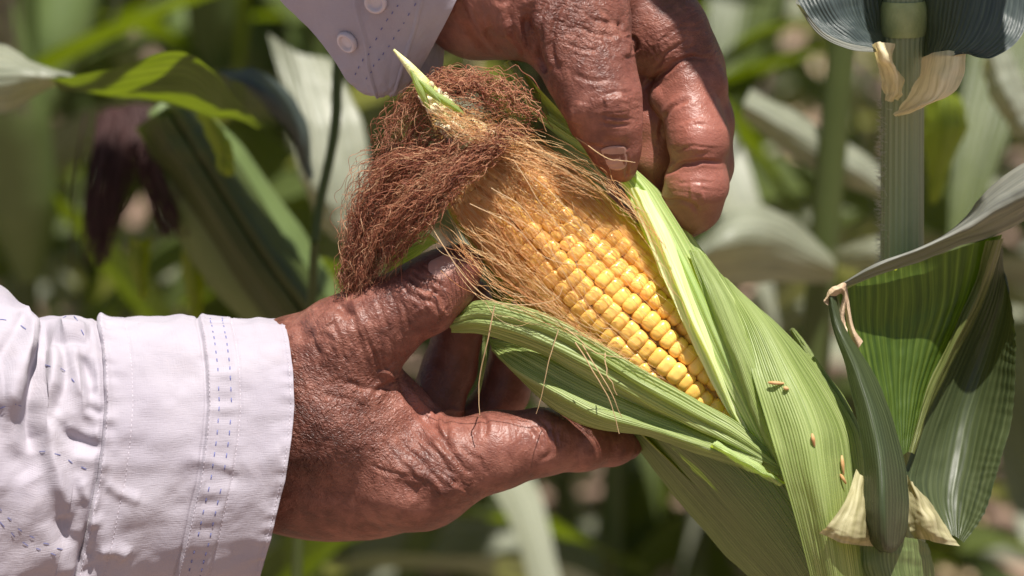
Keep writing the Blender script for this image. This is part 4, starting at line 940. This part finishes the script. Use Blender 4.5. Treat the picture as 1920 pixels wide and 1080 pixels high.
# sheath below the collar
# lower leaf: inside of the blade, folded rim, back half, dark rolled margin
pleaf([strip([[(1573, 548, 0), (1650, 515, 6), (1740, 485, 12), (1880, 440, 14)], [(1580, 610, 2), (1650, 590, 10), (1740, 570, 18), (1845, 540, 24)], [(1600, 690, 2), (1660, 680, 10), (1720, 660, 18), (1795, 640, 26)], [(1635, 780, 2), (1670, 770, 8), (1705, 760, 14), (1745, 745, 22)], [(1672, 870, 2), (1686, 860, 4), (1698, 850, 8), (1716, 840, 14)]], 110, 160, ridges(16, .08, 1.2, .8, 3)),
       ], M_leaf, label='cupped sunlit green leaf with yellow spots behind the ear')
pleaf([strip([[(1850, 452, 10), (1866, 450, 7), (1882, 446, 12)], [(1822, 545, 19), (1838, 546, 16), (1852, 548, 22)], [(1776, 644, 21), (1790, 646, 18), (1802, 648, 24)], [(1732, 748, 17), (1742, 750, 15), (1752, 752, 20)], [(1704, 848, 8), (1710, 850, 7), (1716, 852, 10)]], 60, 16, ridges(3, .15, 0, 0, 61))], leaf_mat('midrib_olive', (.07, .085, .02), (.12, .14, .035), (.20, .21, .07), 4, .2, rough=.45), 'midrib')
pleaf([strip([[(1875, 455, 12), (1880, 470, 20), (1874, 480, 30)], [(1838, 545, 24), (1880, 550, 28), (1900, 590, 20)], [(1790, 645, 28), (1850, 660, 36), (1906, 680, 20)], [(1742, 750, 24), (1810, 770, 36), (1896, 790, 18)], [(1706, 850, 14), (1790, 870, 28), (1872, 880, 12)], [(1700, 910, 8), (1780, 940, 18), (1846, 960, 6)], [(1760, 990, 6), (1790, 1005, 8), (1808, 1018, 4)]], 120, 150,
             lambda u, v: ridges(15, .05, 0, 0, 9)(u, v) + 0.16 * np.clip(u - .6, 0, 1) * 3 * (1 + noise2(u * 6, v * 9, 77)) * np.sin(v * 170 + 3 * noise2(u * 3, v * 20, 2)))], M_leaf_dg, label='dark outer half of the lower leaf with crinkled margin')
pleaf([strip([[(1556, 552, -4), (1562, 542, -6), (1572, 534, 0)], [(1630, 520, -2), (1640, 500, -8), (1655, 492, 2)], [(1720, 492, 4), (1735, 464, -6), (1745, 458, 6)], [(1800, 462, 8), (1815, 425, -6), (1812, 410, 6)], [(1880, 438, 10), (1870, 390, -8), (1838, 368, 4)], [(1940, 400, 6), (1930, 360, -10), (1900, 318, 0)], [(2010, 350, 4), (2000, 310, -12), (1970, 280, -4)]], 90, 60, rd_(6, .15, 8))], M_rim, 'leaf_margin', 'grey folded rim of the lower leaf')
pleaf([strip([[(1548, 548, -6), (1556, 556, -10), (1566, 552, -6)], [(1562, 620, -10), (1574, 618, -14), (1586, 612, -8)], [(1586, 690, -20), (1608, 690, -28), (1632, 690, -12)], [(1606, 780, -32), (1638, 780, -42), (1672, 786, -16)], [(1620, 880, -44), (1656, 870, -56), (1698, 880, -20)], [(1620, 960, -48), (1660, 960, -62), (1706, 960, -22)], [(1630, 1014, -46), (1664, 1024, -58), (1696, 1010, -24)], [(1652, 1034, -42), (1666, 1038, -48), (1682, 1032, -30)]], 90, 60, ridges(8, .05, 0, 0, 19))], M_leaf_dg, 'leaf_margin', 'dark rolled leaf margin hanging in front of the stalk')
pleaf([strip([[(1548, 560, -8), (1544, 566, -10), (1552, 572, -8)], [(1560, 538, -10), (1566, 545, -12), (1574, 552, -8)], [(1588, 536, -8), (1584, 548, -10), (1580, 560, -6)], [(1584, 600, -6), (1578, 606, -8), (1572, 604, -6)], [(1592, 650, -10), (1586, 652, -11), (1580, 648, -10)]], 50, 10, lambda u, v: .6 * fbm(u * 2, v * 9, 3)), strip([[(1588, 536, -2), (1584, 548, -6), (1580, 556, -2)], [(1600, 610, -2), (1596, 612, -4), (1590, 614, -2)], [(1618, 640, 0), (1612, 650, -2), (1606, 660, 0)]], 30, 8)], M_dry, 'dry_edge', 'withered brown tip of the leaf margin')
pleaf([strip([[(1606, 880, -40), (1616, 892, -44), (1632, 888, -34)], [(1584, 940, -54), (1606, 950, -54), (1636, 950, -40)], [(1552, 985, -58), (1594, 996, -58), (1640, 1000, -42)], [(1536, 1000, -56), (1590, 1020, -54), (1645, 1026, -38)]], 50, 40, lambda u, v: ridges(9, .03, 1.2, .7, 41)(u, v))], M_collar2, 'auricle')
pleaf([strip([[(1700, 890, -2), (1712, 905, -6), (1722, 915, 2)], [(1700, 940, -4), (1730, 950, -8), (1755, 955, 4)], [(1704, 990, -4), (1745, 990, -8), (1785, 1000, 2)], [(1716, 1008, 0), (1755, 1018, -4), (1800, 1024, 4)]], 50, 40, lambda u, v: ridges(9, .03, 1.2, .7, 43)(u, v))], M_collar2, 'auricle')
# shank / sheath below the collar carrying the ear
Gs, us, vs = strip([[(1545, 1010, 10), (1580, 1010, -26), (1650, 1005, -30), (1715, 1010, -8), (1740, 1020, 24)], [(1552, 1060, 14), (1590, 1062, -24), (1650, 1060, -30), (1722, 1062, -6), (1752, 1064, 26)], [(1580, 1140, 20), (1620, 1140, -16), (1670, 1140, -22), (1730, 1140, -2), (1756, 1140, 30)], [(1640, 1320, 26), (1660, 1320, 10), (1690, 1320, 4), (1726, 1320, 14), (1748, 1320, 34)]], 60, 120, rd_(22, .2, 31))
pleaf([(Gs, us, vs)], M_husk_low, 'leaf_sheath')
# the plant's upper leaves, above the picture: they shade the stalk and the back of the upper hand
def long_leaf(root, az, length, rise, droop, width, nv=26, nu=7, seed=0, fold=.25, twist=0.0):
    t = np.linspace(0, 1, nv); dirv = np.array([math.cos(az), math.sin(az), 0]); side = np.array([-math.sin(az), math.cos(az), 0])
    out = length * (t - .18 * t ** 3 * droop); z = length * (rise * t - droop * t ** 2.2)
    sway = .06 * length * noise2(t * 2 + seed, t * 0 + seed, 3)
    C = np.asarray(root) + out[:, None] * dirv + sway[:, None] * side + z[:, None] * np.array([0, 0, 1.0])
    w = width * .5 * np.clip(np.minimum(.55 + t * 3, 1) * (1 - t ** 3.2), .01, 1)
    u = np.linspace(-1, 1, nu); T = np.gradient(C, axis=0); T /= np.linalg.norm(T, axis=1, keepdims=True)
    sv = np.cross(T, np.array([0, 0, 1.0])); sv /= np.linalg.norm(sv, axis=1, keepdims=True) + 1e-9; uvv = np.cross(sv, T)
    an = twist * t + .25 * noise2(t * 3, t * 0 + seed, 7); ca, sa = np.cos(an)[:, None], np.sin(an)[:, None]
    s2 = sv * ca + uvv * sa; n2 = uvv * ca - sv * sa
    und = .12 * w[:, None] * np.sin(t * 30 + seed)[:, None] * (np.abs(u)[None, :] ** 2) * np.sign(u)[None, :]
    G = C[:, None] + (u[None, :, None] * w[:, None, None]) * s2[:, None] + ((np.abs(u)[None, :] * w[:, None] * fold + und)[..., None]) * n2[:, None]
    uu, vv = np.meshgrid(np.linspace(0, 1, nu), t); return G, uu, vv
for k, (z, az, L, ri, dr, wd) in enumerate([(1.33, 2.72, .52, .85, .55, .055), (1.50, -.2, .6, .9, .6, .07), (1.62, 2.9, .55, 1.1, .6, .06), (1.78, .4, .5, 1.2, .6, .05), (.70, .1, .7, .7, .9, .08), (.45, 2.8, .7, .6, .9, .08)]):
    pleaf([long_leaf((np.interp(z, zs, cx), ST0[1], z), az, L, ri, dr, wd, 40, 9, k)], M_leaf)
def shade_leaf(secs, t0, root, mat, parent, base):  # leaf out of view, laid out sunwards from the shadow it should cast
    S = [[W(np.array(p, float)) + sdir * (t0 + (p[1] - 100) * PX * .6) for p in row] for row in secs]
    S.append([np.asarray(root) + np.array([-.006, 0, 0]), np.asarray(root), np.asarray(root) + np.array([.006, 0, 0])])
    G, u, v = strip(S, 50, 12, None, pixel=False); return strips_obj('leaf', [(G, u, v)], mat, parent, base)
shade_leaf([[(1600, 560, 24), (1690, 590, 24), (1800, 560, 24)], [(1590, 300, 24), (1700, 300, 26), (1820, 300, 24)], [(1590, 70, 24), (1700, 60, 26), (1810, 60, 24)]], .20, (np.interp(1.62, zs, cx), ST0[1], 1.62), M_leaf, plant, PB0)
shade_leaf([[(1372, 330, -6), (1400, 350, -6), (1440, 330, -6)], [(1312, 180, -8), (1390, 190, -8), (1470, 170, -8)], [(1208, 20, -8), (1320, 10, -8), (1460, -20, -8)], [(1190, -160, -8), (1330, -180, -8), (1500, -160, -8)]], .24, (np.interp(1.72, zs, cx), ST0[1], 1.72), M_leaf, plant, PB0)
# fine hairs on the sheath edge and husk rims
hp, hr = [], []
for k in range(520):
    z = random.uniform(zn - .115, zn - .03); an = math.pi + random.gauss(0, .35); r = np.interp(z, zs, prof)
    b = np.array([np.interp(z, zs, cx) + math.cos(an) * r, ST0[1] + math.sin(an) * r * .9, z]); L = random.uniform(.0008, .003)
    dv = np.array([math.cos(an) + random.gauss(0, .2), math.sin(an) + random.gauss(0, .2), random.gauss(.1, .35)]); hp.append(np.array([b, b + dv * L * .6, b + dv * L + np.array([0, 0, .0003])])); hr.append(.00009)
V, F = tubes(hp, hr, 3, .3); o = mesh_obj('sheath_hairs', V, F, M_fuzz, plant, base=PB0); o['kind'] = 'stuff'

# ------------------------------------------------------------------ bits of chaff stuck on the husk
for k, (px, py, d, ax_, L, lab) in enumerate([(1455, 718, -44.2, (1, .06), 30, 'straw coloured chaff fleck lying across the sunlit husk leaf'), (1474, 728, -45, (1, .3), 10, 'tiny curled brown crumb under the straw coloured chaff fleck'), (1525, 825, -51, (.2, 1), 24, 'orange brown chaff fleck on the middle of the broad husk leaf'),
        (1580, 872, -44, (.1, 1), 36, 'tan chaff fleck standing near the pale collar'), (1581, 898, -45, (.6, 1), 18, 'short dark chaff bit just below the tan fleck')]):
    q = np.concatenate(HUSKS) - EAR; q = F2P(np.stack([q @ RIGHT, q @ UP, q @ FWD], -1) * 1000); near = q[np.hypot(q[:, 0] - px, q[:, 1] - py) < 6]
    d = near[:, 2].min() - .5
    C = np.array([(px - ax_[0] * L / 2, py - ax_[1] * L / 2, d), (px, py, d - .7), (px + ax_[0] * L / 2, py + ax_[1] * L / 2, d)], float); C = catmull(C, 8)
    o = mesh_obj('chaff_fleck', *tubes([W(C)], [np.array([.0003, .0006, .0007, .0008, .0007, .0006, .0005, .0003])], 6), M_chaff); tag(o, lab, 'chaff')

# ------------------------------------------------------------------ the field behind
def bg_strip(secs, mat, parent, base, name='leaf', nv=40, nu=16, label=None):
    G, u, v = strip(secs, nv, nu, lambda u, v: 2.0 * fbm(u * 2, v * 4, 5)); o = strips_obj(name, [(G, u, v)], mat, parent, base)
    if label: o['label'] = label
    return o
def stalk_tube(name, pts, r0, r1, mat, parent, base):
    C = catmull(np.asarray(pts, float), 30); V, F = tubes([C], [np.linspace(r0, r1, 30)], 12); return mesh_obj(name, V, F, mat, parent, base=base)
# the neighbour on the left: a twisted leaf nearly in focus, an unpeeled ear with dark silk
b0 = W(np.array([-260., 300., 330.])); base = np.array([b0[0], b0[1], 0])
nb = thing('maize_plant', 'neighbouring maize plant with a twisted leaf and unpeeled ear hanging dark silk', 'maize plant', base)
stalk_tube('stalk', [base, base + [0, 0, .7], base + [.01, 0, 1.4], base + [.02, 0, 2.0]], .013, .007, M_stalk, nb, base)
bg_strip([[(-300, 150, 320), (-280, 220, 300), (-260, 300, 290)], [(-100, 60, 300), (-80, 150, 270), (-60, 230, 270)], [(0, 80, 280), (10, 140, 250), (20, 205, 262)], [(70, 125, 262), (80, 142, 250), (90, 165, 262)], [(140, 140, 250), (145, 146, 250), (150, 160, 262)]], M_bg[1], nb, base, label='grey upper face of the twisted leaf')
bg_strip([[(95, 142, 244), (102, 158, 254), (110, 170, 262)], [(170, 136, 222), (180, 160, 245), (190, 178, 268)], [(260, 112, 205), (265, 150, 240), (270, 185, 278)], [(340, 98, 200), (345, 150, 236), (340, 198, 280)], [(400, 130, 215), (400, 180, 242), (390, 215, 270)], [(450, 185, 232), (440, 205, 246), (430, 222, 260)], [(492, 236, 250), (490, 240, 250), (486, 244, 250)]], M_bg[0], nb, base, label='green underside of the twisted leaf')
bg_strip([[(410, 140, 330), (440, 150, 320), (470, 175, 330)], [(470, 130, 335), (490, 170, 320), (510, 215, 330)], [(530, 160, 350), (540, 210, 335), (545, 255, 345)], [(570, 230, 365), (565, 270, 352), (560, 300, 358)], [(584, 330, 372), (580, 335, 370), (576, 338, 372)]], M_leaf_dk, nb, base)
be0 = W(np.array([[610., 640., 430.], [470., 470., 420.], [350., 290., 410.], [290., 200., 405.]]))
V, F = tubes([catmull(be0, 30)], [np.interp(np.linspace(0, 1, 30), [0, .3, .6, .85, 1], [.022, .030, .028, .018, .008])], 20); mesh_obj('unpeeled_ear', V, F, M_husk_low, nb, base=base)
for q in range(4):
    off = np.array([random.uniform(-30, 30), random.uniform(-20, 20), -25]); C = np.array([(600, 640, 425), (480, 480, 412), (370, 310, 405), (310, 215, 400)], float) + off
    bg_strip(np.stack([C + [-34, 24, 10], C + [0, 0, -22], C + [34, -24, 10]], 1), M_bg[0], nb, base, 'husk_leaf')
sp, sr = [], []
for cx0, cy0, cx1, cy1, n in ((225, 205, 185, 480, 120), (270, 200, 325, 430, 130), (250, 200, 240, 330, 60)):
    for k in range(n):
        g = random.gauss(0, 16); h_ = random.gauss(0, 14); C = catmull(np.array([(cx0 + g, cy0 + random.uniform(-5, 15), 400), ((cx0 + cx1) / 2 + g * 1.2 + random.gauss(0, 6), (cy0 + cy1) / 2, 396 + h_ * .3), (cx1 + g * .8, cy1 + random.uniform(-60, 20), 398 + h_ * .4)], float), 14)
        sp.append(W(C)); sr.append(.0006)
V, F = tubes(sp, sr, 3); o = mesh_obj('silk', V, F, M_silk_far, nb, base=base); o['kind'] = 'stuff'
bg_strip([[(500, 60, 560), (560, 100, 550), (620, 110, 560)], [(540, 200, 540), (600, 240, 530), (680, 230, 540)], [(560, 330, 530), (620, 380, 520), (700, 360, 530)], [(600, 430, 540), (650, 460, 530), (720, 440, 540)]], M_bg[1], nb, base)
shade_leaf([[(690, 300, -8), (720, 310, -10), (750, 300, -10)], [(540, 130, -8), (690, 130, -18), (850, 80, -22)], [(430, -60, -10), (640, -60, -26), (890, -60, -32)], [(480, -220, -10), (640, -220, -26), (780, -220, -30)], [(520, -420, 20), (560, -430, 20), (600, -430, 20)]], .26, base + np.array([.02, 0, 1.85]), M_bg[0], nb, base)  # unseen leaf, added to throw shade on the open upper cuff
shade_leaf([[(500, 300, 250), (530, 300, 250), (560, 290, 250)], [(330, 225, 262), (400, 190, 240), (470, 150, 225)], [(235, 205, 270), (290, 150, 240), (345, 85, 205)], [(250, 120, 250), (290, 60, 230), (330, 20, 210)]], .16, base + np.array([.02, 0, 1.55]), M_bg[0], nb, base)  # unseen leaf, placed to shade the right part of the twisted leaf
# thin bare stem behind the cuff
s0 = W(np.array([[640., 60., 300.], [628., 240., 300.], [600., 380., 296.], [590., 455., 290.]])); sb = np.array([s0[3][0] - .01, s0[3][1], 0])
th_ = thing('leaf_stem', 'thin green drooping leaf stem hanging behind the upper cuff', 'stem', sb)
stalk_tube('midrib', [s0[0] + [.02, 0, .12], *s0], .0030, .0022, M_bg[0], th_, sb); stalk_tube('stem', [s0[3], s0[3] + [-.015, .01, -.25], s0[3] + [-.012, .0, -.6], sb], .0022, .005, M_bg[0], th_, sb)

for secs in ([[(240, 440, 420), (262, 450, 410), (282, 445, 420)], [(244, 500, 420), (262, 505, 410), (282, 500, 420)], [(256, 560, 425), (264, 562, 420), (274, 560, 425)]],
             [[(335, 390, 430), (350, 395, 420), (366, 405, 430)], [(340, 470, 430), (362, 475, 418), (386, 470, 430)], [(346, 550, 430), (364, 556, 420), (384, 550, 430)], [(356, 600, 430), (364, 602, 428), (372, 600, 430)]],
             [[(600, 480, 440), (630, 490, 430), (660, 500, 440)], [(575, 540, 440), (610, 545, 430), (650, 545, 440)], [(560, 600, 440), (600, 610, 430), (640, 610, 440)]],
             [[(360, 205, 300), (385, 215, 292), (410, 235, 300)], [(390, 260, 305), (415, 270, 296), (440, 280, 305)], [(405, 320, 310), (420, 330, 304), (436, 330, 310)]]):
    bg_strip(secs, M_bg[2], nb, base)
# the neighbour on the right: pale leaves seen between the upper hand and the stalk
b1 = W(np.array([1560., 500., 620.])); base1 = np.array([b1[0], b1[1], 0])
nr = thing('maize_plant', 'blurred maize plant with pale drooping leaves between the upper hand and the hairy stalk', 'maize plant', base1)
stalk_tube('stalk', [base1 + [-.02, 0, 0], base1 + [-.02, 0, .6], base1 + [0, 0, 1.1], base1 + [.05, 0, 1.6], base1 + [.06, 0, 1.9]], .012, .006, M_bg[0], nr, base1)
for secs, mt in (([[(1560, 470, 610), (1565, 500, 600), (1560, 530, 610)], [(1470, 400, 560), (1460, 450, 540), (1450, 530, 560)], [(1390, 385, 540), (1380, 450, 510), (1370, 540, 540)], [(1320, 440, 540), (1310, 480, 510), (1300, 530, 540)], [(1240, 520, 550), (1230, 540, 540), (1225, 560, 550)]], M_bg[1]),
                 ([[(1560, 470, 610), (1570, 490, 600), (1570, 510, 610)], [(1640, 445, 560), (1640, 480, 550), (1640, 520, 560)], [(1720, 470, 540), (1710, 500, 530), (1700, 540, 540)], [(1790, 520, 540), (1780, 540, 535), (1770, 560, 540)]], M_bg[1]),
                 ([[(1405, 170, 600), (1395, 195, 590), (1390, 220, 600)], [(1500, 215, 610), (1490, 250, 600), (1480, 290, 610)], [(1590, 270, 620), (1580, 305, 610), (1570, 340, 620)], [(1680, 340, 630), (1670, 360, 625), (1660, 380, 630)]], M_bg[1]),
                 ([[(1735, 180, 480), (1765, 170, 470), (1800, 180, 480)], [(1730, 240, 480), (1770, 240, 465), (1815, 240, 480)], [(1735, 310, 485), (1760, 315, 475), (1790, 300, 485)], [(1740, 380, 490), (1748, 385, 488), (1756, 380, 490)]], M_bg[2]),
                 ([[(1835, 120, 520), (1860, 100, 510), (1890, 90, 520)], [(1860, 190, 520), (1890, 180, 505), (1930, 170, 520)], [(1900, 260, 525), (1930, 260, 515), (1970, 250, 525)]], M_bg[1])):
    bg_strip(secs, mt, nr, base1)

# field rows: four plant shapes, copied
def field_plant(seed):
    random.seed(seed); root = bpy.data.objects.new('maize_plant', None); SC.collection.objects.link(root); root.empty_display_size = .1
    H = random.uniform(1.9, 2.2)
    C = catmull(np.array([(0, 0, -.05), (.01, 0, .7), (-.01, .01, 1.4), (0, 0, H)]), 20); V, F = tubes([C], [np.linspace(.013, .005, 20)], 10); mesh_obj('stalk', V, F, M_bg[0], root)
    az = random.uniform(0, 6.28); n = 13
    for k in range(n):
        z = .15 + k * (H - .35) / n; az += math.pi + random.gauss(0, .35)
        G, u, v = long_leaf((0, 0, z), az, random.uniform(.55, .85), random.uniform(.55, .95), random.uniform(.75, 1.25), random.uniform(.055, .095), 24, 7, seed * 20 + k, .22, random.gauss(0, .9))
        strips_obj('leaf', [(G, u, v)], ([*M_bg, M_dry])[random.choice((0, 0, 0, 0, 1, 1, 1, 1, 1, 2, 3 if k < 4 else 1))], root, (0, 0, 0))
    for s in (0, 1):
        e0 = np.array([0, 0, .85 + .12 * s]); an = az + s * 2.5; dv = np.array([math.cos(an) * .35, math.sin(an) * .35, .94])
        C = np.array([e0 + dv * q for q in np.linspace(0.0, .24, 16)]) + np.array([math.cos(an), math.sin(an), 0]) * .012
        V, F = tubes([C], [np.interp(np.linspace(0, 1, 16), [0, .25, .6, .9, 1], [.010, .028, .027, .014, .006])], 14); mesh_obj('unpeeled_ear', V, F, M_husk_low, root)
        sp = [catmull(np.array([C[-1], C[-1] + [random.gauss(0, .01) + dv[0] * .05, random.gauss(0, .01) + dv[1] * .05, .0], C[-1] + [random.gauss(0, .016) + dv[0] * .1, random.gauss(0, .016) + dv[1] * .1, -.08]]), 7) for q in range(26)]
        V, F = tubes(sp, [.0007] * 26, 3); o = mesh_obj('silk', V, F, M_silk_far, root); o['kind'] = 'stuff'
    return root
protos = [field_plant(s) for s in (101, 202, 303, 404)]
random.seed(55)
def copy_tree(o, parent=None):
    c = o.copy(); SC.collection.objects.link(c); c.parent = parent
    for ch in list(o.children): copy_tree(ch, c)
    return c
spots = []
for r, y in enumerate((1.25, 1.75, 2.3, 3.0, 3.75, 4.6, 5.6, 6.8, 8.2)):
    half = (y + 1.12) * .2 + .75; step = .26 if y < 3 else .34
    x = -half + random.uniform(0, step)
    while x < half:
        spots.append((x + random.gauss(0, .05), y + random.gauss(0, .09))); x += step * random.uniform(.85, 1.2)
used = [False] * 4
for k, (x, y) in enumerate(spots):
    q = k % 4; o = protos[q] if not used[q] else copy_tree(protos[q]); used[q] = True
    o.location = (x, y, 0); o.rotation_euler = (0, 0, random.uniform(0, 6.28)); s = random.uniform(.88, 1.1); o.scale = (s, s, s)
    tag(o, 'blurred green maize plant standing in the field behind the hands', 'maize plant', 'maize plants in the field rows behind')
print('field plants', len(spots))
